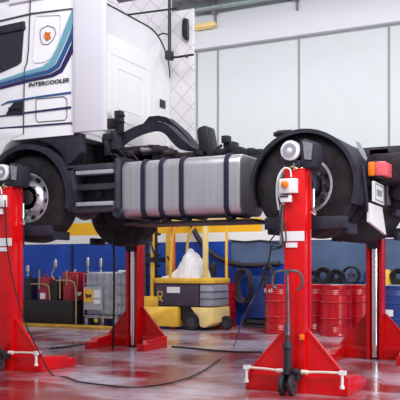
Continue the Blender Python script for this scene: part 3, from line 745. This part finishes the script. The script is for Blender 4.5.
# ================================================================== FORKLIFT
fy0, fy1 = 12.9, 13.62
fu0, fuc = U(143, fy0), U(200, fy0)
fk = empty('forklift', ((fu0+fuc)/2, 13.4, 0)); tag(fk, 'small yellow and grey electric forklift parked by the blue wall', 'forklift')
fz = lambda y, x=180: P(x, y, fy0)[1]
fr0 = U(155, fy0)
MB().box(fr0, fuc-.02, fy0, fy1, fz(306), fz(284)).build('battery_cover', 'purple_grey', fk, bevel=.02)
MB().box(fr0-.01, fuc+.28, fy0-.02, fy1+.02, fz(283.5), fz(278)).build('deck', 'yellow', fk, bevel=.02)
cwp = [(fuc-.01, fz(306)), (fuc-.01, fz(284)), (fuc+.26, fz(284)), (fuc+.27, fz(306))]
cw = MB().prism(cwp, fy0, fy1).build('counterweight', 'truck_grey', fk, bevel=.03)
for yy in (291, 298): MB().box(fuc-.012, fuc+.285, fy0-.012, fy1+.012, fz(yy+.5), fz(yy)).build('counterweight_groove', 'purple_grey', cw)
MB().prism([(fuc-.20, fz(307)), (fuc+.28, fz(307)), (fuc+.28, fz(322)), (fuc+.10, fz(327)), (fuc+.0, fz(326)), (fuc-.06, fz(316))], fy0-.01, fy1+.01).build('rear_skirt', 'pale_yellow', fk, bevel=.02)
MB().box(fu0, U(178, fy0), fy0-.02, fy1+.02, fz(327), fz(307)).box(fu0, U(158, fy0), fy0-.02, fy1+.02, fz(307), fz(297)).build('lower_body', 'yellow', fk, bevel=.015)
MB().box(U(176, fy0), fuc, fy0+.1, fy1-.1, fz(320), fz(306)).build('drive_housing', 'black', fk)
def small_wheel(u, y, r, wd, parent, nm='forklift_wheel', ax=(0,1,0), mts=('rubber', 'grey_plastic')):
    return MB().lathe([(.001,.012),(r*.5,.012),(r*.55,0),(r*.9,0),(r,.02),(r,wd-.02),(r*.9,wd),(.001,wd)], (u, y, r), ax, 32, mats=[1,1,0,0,0,0,0]).build(nm, list(mts), parent)
rw_ = .17
small_wheel(U(191.5, fy0), fy0-.03, rw_, .16, fk); small_wheel(U(191.5, fy0), fy1-.13, rw_, .16, fk); small_wheel(U(205, fy0)+.25, fy0+.35, .13, .12, fk)
small_wheel(fu0+.08, fy0+.0, .14, .12, fk)
# overhead guard
gz = fz(222.5)
post = lambda pts, r, m, nm='guard_post': MB().tube(pts, r, 8).build(nm, m, fk)
ub = U(205, fy0)
MB().box(ub-.05, ub+.04, fy0, fy0+.07, fz(283), gz).build('guard_post', 'pale_yellow', fk, bevel=.008)
MB().box(fuc+.20, fuc+.245, fy1-.05, fy1, fz(281), gz+.02).build('guard_post', 'yellow', fk, bevel=.008)
post(smooth([(U(170,fy0), fy0+.02, fz(278)), (U(171,fy0), fy0+.02, fz(245)), (U(174,fy0), fy0+.02, fz(230)), (U(182,fy0), fy0+.02, gz)]), .028, 'yellow')
post(smooth([(U(170,fy0), fy1-.05, fz(278)), (U(171,fy0), fy1-.05, fz(245)), (U(174,fy0), fy1-.05, fz(230)), (U(182,fy0), fy1-.05, gz)]), .028, 'yellow')
gf = MB(); ga, gb = U(155, fy0), fuc+.24
gf.box(ga, gb, fy0-.01, fy0+.06, gz, gz+.05).box(ga, gb, fy1-.06, fy1+.01, gz, gz+.05)
for k in range(4): x = ga + (gb-ga-.04)*k/3; gf.box(x, x+.04, fy0+.05, fy1-.05, gz+.005, gz+.045)
gf.build('guard_roof', 'yellow', fk, bevel=.006)
# mast
ms = empty('mast', (fu0-.02, 13.4, 0)); ms.parent = fk; ms.location = Vector(ms.location) - WL[fk.name]
for (a, b, y) in ((143, 146, fy0+.1), (143, 146, fy1-.25)):
    MB().box(U(a,fy0)-.06, U(b,fy0)-.06, y, y+.09, .05, fz(226)).build('mast_rail', 'purple_grey', ms)
MB().box(U(150,fy0), U(152.5,fy0), fy0+.02, fy0+.08, fz(300), fz(226)).build('mast_rail', 'yellow', ms)
MB().box(U(150,fy0), U(153,fy0), fy1-.1, fy1-.04, fz(300), fz(226)).build('mast_rail', 'yellow', ms)
cm = MB()
for k in range(7): 
    z = fz(300-11*k); cm.box(U(144,fy0), U(150,fy0), fy0+.15, fy1-.3, z, z+.05)
cm.cyl((U(147,fy0), 13.2, .1), (U(147,fy0), 13.2, fz(232)), .035, 10).box(U(146,fy0), U(155,fy0), fy0+.0, fy0+.4, fz(262), fz(257)).tube(smooth([(U(150,fy0), fy0+.05, fz(262)), (U(155,fy0), fy0, fz(256)), (U(152,fy0), fy0, fz(246)), (U(148,fy0), fy0+.1, fz(235))]), .02, 6)
cm.build('mast_carriage', 'black', ms)
lvr = MB().tube(smooth([(U(163,fy0), 13.3, fz(278)), (U(160,fy0), 13.3, fz(262)), (U(157,fy0), 13.3, fz(256))]), .02, 6); lvr.build('steering_column', 'black', fk)
MB().prism([(U(184,fy0), fz(278)), (U(200,fy0), fz(278)), (U(201,fy0), fz(262)), (U(196,fy0), fz(262)), (U(193,fy0), fz(272)), (U(184,fy0), fz(274))], 13.5, 13.6).build('seat', 'black', fk, bevel=.03)
MB().box(U(167,fy0), U(180,fy0), fy0-.006, fy0, fz(293), fz(287)).build('data_plate', 'label', fk)
dc = MB(); a = U(158, fy0); z = fz(302)
dc.tube([(a, fy0-.004, z+.10), (a+.09, fy0-.004, z+.10), (a+.09, fy0-.004, z+.19), (a, fy0-.004, z+.19)], .009, 6, closed=True)
dc.tube([(a-.01, fy0-.004, z), (a+.05, fy0-.004, z+.1), (a+.1, fy0-.004, z)], .009, 6).tube([(a+.05, fy0-.004, z+.1), (a+.05, fy0-.004, z+.02)], .009, 6)
dc.build('pictogram', 'yellow', fk)
text('CESAB', 'rear_lettering', .09, (fuc+.285, fy0+.55, fz(290)), (PI/2, 0, PI/2), 'pale_yellow', fk, width=.34) if False else None
# plastic bag on the deck
bg = MB(); N = 26; vs = []; fs = []
bx0, bx1 = U(164, 13.1), U(203, 13.1); zb = fz(278)+.002
prof = [(0,.03),(.15,.06),(.25,.12),(.36,.22),(.46,.36),(.54,.50),(.62,.54),(.74,.46),(.87,.36),(.96,.22),(1,.03)]
def hgt(t):
    for (a, b) in zip(prof, prof[1:]):
        if a[0] <= t <= b[0]: return a[1] + (b[1]-a[1])*(t-a[0])/(b[0]-a[0])
    return .02
for i in range(N+1):
    for j in range(9):
        t = i/N; v_ = j/8; edge = math.sin(PI*min(1, max(0, v_)))**.35 if 0 < v_ < 1 else 0
        vs.append((bx0+(bx1-bx0)*t + random.uniform(-.008, .008), 12.98+.5*v_ + random.uniform(-.01, .01), zb + max(0.0, hgt(t)*edge*(1 + random.uniform(-.08, .08)))))
o = len(vs)
for i in range(N+1):
    for j in range(9): vs.append((bx0+(bx1-bx0)*i/N, 12.98+.5*j/8, zb-.001))
for i in range(N):
    for j in range(8):
        a = i*9+j; fs.append((a, a+1, a+10, a+9)); fs.append((o+a, o+a+9, o+a+10, o+a+1))
for i in range(N):
    fs.append((i*9, (i+1)*9, o+(i+1)*9, o+i*9)); fs.append((i*9+8, o+i*9+8, o+(i+1)*9+8, (i+1)*9+8))
for j in range(8):
    fs.append((j, o+j, o+j+1, j+1)); fs.append((N*9+j, N*9+j+1, o+N*9+j+1, o+N*9+j))
tag(bg.add(vs, fs).build('plastic_bag', 'bag'), 'crumpled white plastic bag lying on the forklift deck', 'bag')

# orange cylinder standing behind the forklift
op = MB().cyl((U(173, 14.2), 14.2, 0), (U(173, 14.2), 14.2, P(173, 226, 14.2)[1]), .05, 16).build('orange_pipe', 'orange')
tag(op, 'vertical orange pipe against the wall behind the forklift', 'pipe')

# ================================================================== DRUMS
def make_drum(m='red_dark'):
    r = empty('oil_drum', (0,0,0)); R = .285; H = .85
    p = [(R-.01, 0), (R, .01), (R, .03), (R-.005, .04)]
    for zc in (.08, .11, .14, .17): p += [(R-.006, zc-.012), (R, zc)]
    p += [(R-.006, .27), (R-.006, .285), (R+.008, .295), (R+.008, .305), (R-.006, .315), (R-.006, .56), (R+.008, .57), (R+.008, .58), (R-.006, .59), (R-.006, .68)]
    for zc in (.71, .74, .77, .80): p += [(R-.006, zc-.012), (R+.001, zc)]
    p += [(R-.005, .85), (R, .86), (R, H), (R-.012, H), (R-.014, H-.02), (.001, H-.02)]
    MB().lathe(p, (0,0,0), (0,0,1), 48).build('drum_shell', m, r)
    MB().cyl((.15, -.08, H-.02), (.15, -.08, H-.002), .035, 14).build('bung_cap', 'steel', r)
    return r
d0 = make_drum()
GD = 'red steel oil drums along the back wall'
spots = [(336, 13.05, 'bright red oil drum, foremost between the two right-hand column lifts'),
         (315, 13.6, 'red oil drum half hidden behind the near right column lift'),
         (360, 13.58, 'red oil drum just left of the far right column, behind the foremost drum'),
         (281, 13.1, 'red oil drum with white lettering left of the near right column lift'),
         (222, 14.03, 'red oil drum standing close behind the forklift counterweight')]
drums = []
for k, (px, w, lab) in enumerate(spots):
    o = d0 if k == 0 else copy_tree(d0)
    o.location = (U(px, w), w, 0); o.rotation_euler = (0, 0, 0); tag(o, lab, 'oil drum', GD); drums.append(o)
bpy.context.view_layer.update()
WL['__d'] = Vector((0,0,0))
dl = drums[3]; WL[dl.name] = Vector(dl.location)
for (ch_, ang) in (('ICE', -142), ('65', -108)):
    a = math.radians(ang)
    text(ch_, 'drum_lettering', .095, (dl.location.x + .292*math.cos(a), dl.location.y + .292*math.sin(a), .73), (PI/2, 0, a+PI/2), 'label', dl, align='CENTER')
db = make_drum('drum_blue'); db.location = (U(400, 13.2), 13.2, 0); WL[db.name] = Vector(db.location)
tag(db, 'dark blue oil drum with a white and yellow sticker at the right edge', 'oil drum')
lb = MB()
for i in range(7):
    pass
def curved_patch(parent, cx, cy, R, a0, a1, z0, z1, nm, m):
    vs = []; fs = []; N = 6
    for i in range(N+1):
        a = math.radians(a0+(a1-a0)*i/N)
        for (r, z) in ((R, z0), (R+.004, z0), (R+.004, z1), (R, z1)): vs.append((cx+r*math.cos(a), cy+r*math.sin(a), z))
    for i in range(N):
        for k in range(4): fs.append((i*4+k, i*4+(k+1) % 4, (i+1)*4+(k+1) % 4, (i+1)*4+k))
    fs += [(0,1,2,3), (N*4+3, N*4+2, N*4+1, N*4)]
    return MB().add(vs, fs).build(nm, m, parent)
bx, by = db.location.x, db.location.y
curved_patch(db, bx, by, .287, -135, -100, .36, .47, 'drum_sticker', 'label')
curved_patch(db, bx, by, .287, -148, -136, .37, .46, 'drum_sticker', 'yellow')

# bench behind the drums with reels
bn = empty('workbench', (U(335, 14.1), 14.1, 0)); tag(bn, 'long grey bench against the wall behind the oil drums', 'bench')
bu0, bu1 = U(306, 14.1), U(430, 14.1)
MB().box(bu0, bu1, 13.93, 14.34, .80, .86).build('bench_top', 'grey_bench', bn, bevel=.006)
for u in (bu0+.03, (bu0+bu1)/2, bu1-.08):
    MB().box(u, u+.05, 13.95, 14.0, 0, .799).box(u, u+.05, 14.25, 14.3, 0, .799).build('bench_leg', 'grey_bench', bn)
def coil(px, w, rad, zc, m, lab, cat='hose coil', n=6, group='hose coils on the bench', face=(0,1,0)):
    b_ = MB()
    for k in range(n):
        rr_ = rad - .022*(k % 4); y = w + .018*k
        b_.tube([(U(px, w) + rr_*math.cos(t*PI/14)+random.uniform(-.004,.004), y+.004*math.sin(t*.9), zc + rr_*math.sin(t*PI/14)) for t in range(28)], .016, 7, closed=True)
    return tag(b_.build('hose_coil', m), lab, cat, group)
coil(312, 14.06, .115, .99, 'hose', 'black hose coil on the bench, next to the near right column')
coil(322.5, 13.98, .145, 1.02, 'cable', 'larger black hose coil on the bench above the foremost red drum', n=6)
coil(335.5, 14.05, .125, 1.0, 'cable', 'black hose coil just left of the spoked reel', n=5)
rl = empty('hose_reel', (U(350.5, 14.0), 14.05, .86)); tag(rl, 'black spoked hose reel on the bench left of the far right column', 'hose reel')
ru = U(350.5, 14.0); b_ = MB()
for y in (13.98, 14.1): b_.tube([(ru+.15*math.cos(t*PI/14), y, 1.03+.15*math.sin(t*PI/14)) for t in range(28)], .016, 7, closed=True)
b_.build('reel_rim', 'black', rl)
b_ = MB()
for k in range(5):
    a = 2*PI*k/5+.3
    for y in (13.98, 14.1): b_.cyl((ru, y, 1.03), (ru+.15*math.cos(a), y, 1.03+.15*math.sin(a)), .008, 6)
b_.cyl((ru, 13.96, 1.03), (ru, 14.12, 1.03), .05, 16).build('reel_hub', 'purple_grey', rl)
tag(MB().lathe([(.07,0),(.08,.02),(.08,.2),(.07,.24),(.03,.26)], (U(368,14.1), 14.1, .861), (0,0,1), 20).build('canister', 'drum_blue'), 'round blue canister on the bench beside the spoked reel', 'canister')
tag(MB().lathe([(.08,0),(.09,.02),(.09,.2),(.06,.25),(.03,.27)], (U(387,14.1), 14.1, .861), (0,0,1), 20).build('canister', 'yellow'), 'yellow canister on the bench right of the far right column', 'canister')
coil(398, 14.0, .13, 1.01, 'cable', 'black hose coil on the bench right of the yellow canister', n=5)

# wall hung hose coils
def hung(px, py, rx, rz, lab, n=6):
    w = 14.05; c = P(px, py, w); b_ = MB()
    for k in range(n):
        s = 1-.06*(k % 4); pts = [(c[0]+rx*s*math.cos(t*PI/16)+random.uniform(-.006,.006)+.01*(k-3), w+.022*(k % 4), c[1]+rz*s*math.sin(t*PI/16)) for t in range(32)]
        b_.tube(pts, .013, 6, closed=True)
    return tag(b_.build('hanging_hose_coil', 'hose'), lab, 'hose coil', 'hose coils hanging on the wall')
h1 = hung(243, 286, .17, .33, 'wide dark hose coil hanging on the blue wall behind the forklift', 9)
h2 = hung(269, 279, .10, .26, 'narrow dark hose coil hanging on the wall above the lettered drum')
for (px, zt_) in ((243, P(243, 267, 14.3)[1]), (269, P(269, 265, 14.3)[1])):
    tag(MB().cyl((U(px,14.3), 14.03, zt_-.05), (U(px,14.3), WB-.046, zt_-.05), .012, 8).build('wall_hook', 'steel'),
        'steel hook under the wide hose coil' if px == 243 else 'steel hook under the narrow hose coil', 'hook')
# exhaust hose
w = 14.2
pts = [(188,210),(191,222),(197,236),(206,248),(217,257),(230,263),(245,265.5),(262,265),(280,264)]
tag(MB().tube(smooth([(P(x,y,w)[0], w, P(x,y,w)[1]) for x, y in pts]), .055, 12).build('exhaust_hose', 'hose'), 'thick black exhaust hose sagging along the blue wall', 'hose')
wq = 14.33
pts = [(228,240),(245,241.5),(262,240.5),(280,243)]
tag(MB().tube(smooth([(P(x,y,wq)[0], wq, P(x,y,wq)[1]) for x, y in pts]), .014, 6).build('wall_cable', 'cable'), 'thin black cable along the white wall stripe', 'cable')
pts = [(345,240.5),(350,243),(352,249),(346,253)]
# blue steel cabinet between drum and coil
cbn = empty('blue_bin', (U(256,14.1), 14.1, 0)); tag(cbn, 'low blue metal bin on black rails between red drums', 'bin')
MB().box(U(246,14.2), U(270,14.2), 14.18, 14.34, P(255,318,14.2)[1], P(255,276,14.2)[1]).build('bin_body', 'drum_blue', cbn, bevel=.01)
MB().box(U(245,14.1), U(271,14.1), 14.0, 14.34, P(255,323,14.1)[1], P(255,320,14.1)[1]).box(U(245,14.1), U(271,14.1), 14.0, 14.34, 0, .06).box(U(246,14.1), U(248,14.1), 14.0, 14.3, .06, P(255,320,14.1)[1]).box(U(268,14.1), U(270,14.1), 14.0, 14.3, .06, P(255,320,14.1)[1]).build('bin_rail', 'dark_metal', cbn)

# ================================================================== CAGED TANK
iy = 12.85; iu0, iu1 = U(84, iy), U(117.5, iy); ih = iu1-iu0
ib = empty('caged_tank', ((iu0+iu1)/2, iy+.4, 0)); tag(ib, 'silver caged liquid tank with a yellow sign left of the far left lift', 'tank')
zq = lambda y: P(100, y, iy)[1]
zp = .06
MB().box(iu0+.02, iu1-.02, iy+.03, iy+.72, zq(315), zq(272)).build('tank_bottle', 'tank_plastic', ib, bevel=.05, bseg=3)
cg = MB()
for k in range(6):
    u = iu0 + (iu1-iu0)*k/5; cg.tube([(u, iy, zq(316)), (u, iy, zq(273))], .009, 6).tube([(u, iy+.75, zq(316)), (u, iy+.75, zq(273))], .009, 6)
for z in (zq(316), zq(304), zq(294), zq(284), zq(274)):
    cg.tube([(iu0, iy, z), (iu1, iy, z), (iu1, iy+.75, z), (iu0, iy+.75, z)], .010, 6, closed=True)
for k in range(1, 5):
    y = iy+.15*k; cg.tube([(iu1, y, zq(316)), (iu1, y, zq(273))], .009, 6).tube([(iu0, y, zq(316)), (iu0, y, zq(273))], .009, 6)
cg.build('cage', 'steel', ib)
pl = MB(); pl.box(iu0, iu1, iy, iy+.75, zq(318.5), zq(316.5))
for (a, b) in ((0, .10), (.45, .58), (.9, 1)):
    pl.box(iu0+ih*a, iu0+ih*b, iy+.01, iy+.74, .0, zq(318.5))
pl.build('pallet_base', 'steel', ib, bevel=.006)
sg = MB().box(U(84.5,iy), U(103,iy), iy-.025, iy-.013, zq(310), zq(287)).build('sign_plate', 'tank_plastic', ib)
ys = MB().box(U(84.5,iy), U(93.5,iy), iy-.031, iy-.025, zq(302.5), zq(289.5)).build('yellow_sign', 'yellow', sg)
dg_ = MB(); sx = lambda x: U(x, iy)
dg_.prism([(sx(86), zq(294)), (sx(87), zq(293)), (sx(88), zq(295)), (sx(90.5), zq(295)), (sx(91.5), zq(293.5)), (sx(92), zq(294.5)), (sx(91.5), zq(298.5)), (sx(90.6), zq(298.5)), (sx(90.4), zq(297.2)), (sx(88.3), zq(297.2)), (sx(88), zq(298.5)), (sx(86.8), zq(298.5)), (sx(87), zq(296))], iy-.034, iy-.031)
dg_.build('sign_emblem', 'seam', ys)
MB().box(U(94.5,iy), U(101,iy), iy-.031, iy-.025, zq(298), zq(290)).box(U(94.5,iy), U(101,iy), iy-.031, iy-.025, zq(304), zq(299.5)).build('paper_notice', 'label', sg)
MB().cyl((U(98,iy), iy-.02, zq(321)), (U(98,iy), iy+.1, zq(321)), .05, 16).cyl((U(98,iy), iy-.05, zq(321)), (U(98,iy), iy-.02, zq(321)), .065, 16).box(U(96,iy), U(99,iy), iy-.06, iy-.05, zq(322), zq(318.5), 1).build('outlet_valve', ['dark_metal', 'yellow'], ib)
MB().cyl((U(114,iy), iy+.3, zq(272)), (U(114,iy), iy+.3, zq(270)), .08, 16).build('lid', 'label', ib)
def pump(px, w, zb, zt_, lab, m='steel', r=.035):
    u = U(px, w); H = zt_-zb
    o = MB().lathe([(r*.7,0),(r*.7,H*.1),(r*.35,H*.15),(r*.35,H*.35),(r,H*.38),(r*1.1,H*.5),(r*.9,H*.9),(r*.35,H)], (u, w, zb), (0,0,1), 14).build('hand_pump', m)
    return tag(o, lab, 'pump', 'hand pumps by the back wall')
pump(88, iy+.2, zq(272)+.0, zq(257), 'silver hand pump on the left end of the caged tank top')
pump(101, iy+.2, zq(272)+.0, zq(258), 'silver hand pump on the middle of the caged tank top')

# red machine cabinet beside the tank
cu0, cu1 = U(66, 13.2), U(81, 13.2)
mc = empty('oil_cabinet', ((cu0+cu1)/2, 13.3, 0)); tag(mc, 'dark red oil dispenser cabinet left of the caged tank', 'cabinet')
zc_ = lambda y: P(74, y, 13.0)[1]
MB().box(cu0, cu1, 13.08, 13.5, .02, zc_(272)).build('cabinet_body', 'red_dark', mc, bevel=.02)
MB().cyl((U(76,13.03), 13.07, zc_(274)), (U(76,13.03), 13.07, zc_(312)), .015, 10).cyl((U(78.5,13.0), 13.0, zc_(294)), (U(78.5,13.0), 13.05, zc_(294)), .04, 14, 1).build('level_pipe', ['brass', 'label'], mc)
pump(75, 13.2, zc_(275), zc_(269), 'short steel hand pump on the red cabinet beside the tank', r=.03)
# black tub with dispensers
tb = empty('spill_tub', (U(47,12.9), 12.95, 0)); tag(tb, 'long black spill tub standing on the floor by the blue wall', 'tub')
ta, tb1 = U(17, 12.7), U(73, 12.7); zt2 = P(48, 300, 12.7)[1]
m_ = MB(); m_.box(ta, tb1, 12.68, 12.72, .02, zt2).box(ta, tb1, 13.0, 13.04, .02, zt2).box(ta, ta+.04, 12.72, 13.0, .02, zt2).box(tb1-.04, tb1, 12.72, 13.0, .02, zt2).box(ta, tb1, 12.68, 13.04, 0, .05)
m_.build('tub_shell', 'bin', tb, bevel=.01)
def canister(px0, px1, ytop, w, m, lab):
    a, b = U(px0, w), U(px1, w); z0 = .06; zt_ = P(px0, ytop, w)[1]
    o = MB().box(a, b, w, w+.22, z0, zt_).cyl(((a+b)/2, w+.1, zt_), ((a+b)/2, w+.1, zt_+.05), .03, 10).build('oil_canister', m, bevel=.03)
    return tag(o, lab, 'canister', 'oil canisters standing in the black tub')
canister(24, 31, 278, 12.75, 'black', 'black oil canister at the left end of the black tub')
canister(38.5, 49, 277, 12.75, 'plum', 'left dark red oil canister standing in the tub')
canister(50.5, 57.5, 280, 12.75, 'black', 'dark oil canister between the two red canisters')
canister(63, 70.5, 276, 12.75, 'plum', 'right dark red oil canister in the tub, beside the red cabinet')
c = P(42.5, 296, 12.73)
tag(MB().box(c[0]-.055, c[0]+.055, 12.726, 12.749, c[1]-.06, c[1]+.06).build('paper_tag', 'label'), 'small white paper tag in front of the left red canister', 'tag')
def pipe(pts, w, m, lab, r=.016):
    return tag(MB().tube(smooth([(P(x, y, w)[0], w, P(x, y, w)[1]) for x, y in pts], 5), r, 8).build('bent_pipe', m), lab, 'pipe', 'bent delivery pipes over the tub')
pipe([(31,284),(40,284),(46,285),(49,288),(50,300),(50,312)], 12.735, 'brass', 'pale bent pipe arching over the left red canister')
pipe([(56,280.5),(66,280.5),(72,281.5),(75,285),(76,295),(76,327)], 12.65, 'brass', 'pale bent pipe arching over the right red canister')
pump(28, 12.86, P(28,278,12.75)[1]+.045, P(28,265,12.86)[1], 'silver hand pump on the black canister at the tub left end', r=.045)
tag(MB().tube(smooth([(P(x,y,12.86)[0], 12.86, P(x,y,12.86)[1]) for x, y in [(54,280),(52,275),(54,270),(55.5,267)]]), .02, 8).lathe([(.03,0),(.042,.03),(.042,.13),(.015,.18)], (U(55.7,12.86), 12.86, P(55.7,268,12.86)[1]), (0,0,1), 14).build('oil_gun', 'steel'), 'tall silver oil gun standing above the middle of the tub', 'oil gun')
for px, a, b, l in ((39.5, 289, 270, 'left upright steel pipe'), (60, 299, 276, 'middle upright steel pipe'), (67, 285, 270, 'right upright steel pipe')):
    w = 12.74 if px != 39.5 else 12.735
    tag(MB().cyl((U(px,w), w-.0, P(px,a,w)[1]), (U(px,w), w-.0, P(px,b,w)[1]), .018, 8).build('upright_pipe', 'brass'), l + ' rising from the black tub', 'pipe', 'upright pipes in the tub')
# kerb in front
struct(MB().box(-14, U(118, 12.35), 12.32, 12.6, 0, .05).build('trim_20', 'kerb', bevel=.01), 'yellow painted kerb strip on floor')

# ================================================================== CABLES
def cable(pts, lab, r=.008, nm='power_cable', m='cable'):
    return tag(MB().tube(smooth(pts, 8), r, 7).build(nm, m), lab, 'cable')
def A(px, py, w): p = P(px, py, w); return (p[0], w, p[1])
def Gz(px, py): p = G(px, py, .012); return p
cable([A(282,205,6.83), A(280,225,6.80), A(283,240,6.79), A(279,247,6.79), A(272,246,6.80), A(270,254,6.82), A(268,263,6.84), A(258,290,6.95), A(243,318,7.15), Gz(234,345), Gz(216,362), Gz(195,375), Gz(165,384), Gz(130,387), Gz(100,384.5), Gz(78,381.5), Gz(66,377), Gz(52,374.5), A(38,350,6.85), A(24,320,6.86), A(14,285,6.88), A(7,245,6.88), A(5,200,6.86)],
      'long black cable looping over the floor between the two near column lifts')
cable([A(280,228,6.81), A(274,236,6.80), A(270,242,6.80), A(273,249,6.80), A(282,247,6.79), A(286,240,6.80), A(284,220,6.82)], 'looped thin lead beside the near right column lift', .007, 'looped_lead')
cable([Gz(172,346.5), Gz(200,349), Gz(230,351.5), Gz(262,352)], 'thin black cable on the floor behind the near right lift', .012)
cable([Gz(50,348.5), Gz(65,347), Gz(84,344), ], 'short black cable on floor by the far left lift foot', .016)

cable([A(113,236,9.2), A(114,260,9.2), A(114,300,9.2), A(113.5,325,9.2), Gz(113,348)], 'black cable hanging straight down beside the far left column lift', .016, 'hanging_cable')
# ================================================================== LIGHTS, WORLD, CAMERA
def area(name, loc, target, sx, sy, power, col=(1,1,1)):
    l = bpy.data.lights.new(name, 'AREA'); l.shape = 'RECTANGLE'; l.size = sx; l.size_y = sy; l.energy = power; l.color = col
    o = bpy.data.objects.new(name, l); COL.objects.link(o); o.location = loc
    o.rotation_euler = (Vector(target)-Vector(loc)).to_track_quat('-Z', 'Y').to_euler(); return o
area('fill_overhead', (-1.5, 3.5, 7.5), (-3.5, 8.5, 1.0), 6, 3, 480, (1, .98, .96))  # added overhead fill lamp, no skylight is built above it
area('fill_wall', (-5.5, 10.9, 6.35), (-5.5, 14.0, .8), 12, 1.2, 290, (.97, .98, 1))  # added lamp that brightens the back wall, mainly its lower part
area('fill_side', (5.0, 4.5, 3.2), (-3.5, 8.5, 1.8), 3, 5, 420, (1, 1, 1))  # added fill from the right, brightens the rear-facing truck sides; no door there
wd = bpy.data.worlds.new('world'); sc.world = wd; wd.use_nodes = True
bg_ = wd.node_tree.nodes['Background']; bg_.inputs['Color'].default_value = (.86, .90, 1.0, 1); bg_.inputs['Strength'].default_value = .40
cd = bpy.data.cameras.new('camera'); cam = bpy.data.objects.new('camera', cd); COL.objects.link(cam); sc.camera = cam
cd.sensor_width = 36; cd.lens = F*36/400; cd.shift_y = (HZ-200)/400.0
cam.location = (0, 0, ZC); cam.rotation_euler = (PI/2, 0, TH)
cd.clip_end = 200
sc.view_settings.view_transform = 'Standard'; sc.view_settings.look = 'None'
sc.view_settings.exposure = 0.16; sc.view_settings.gamma = 1
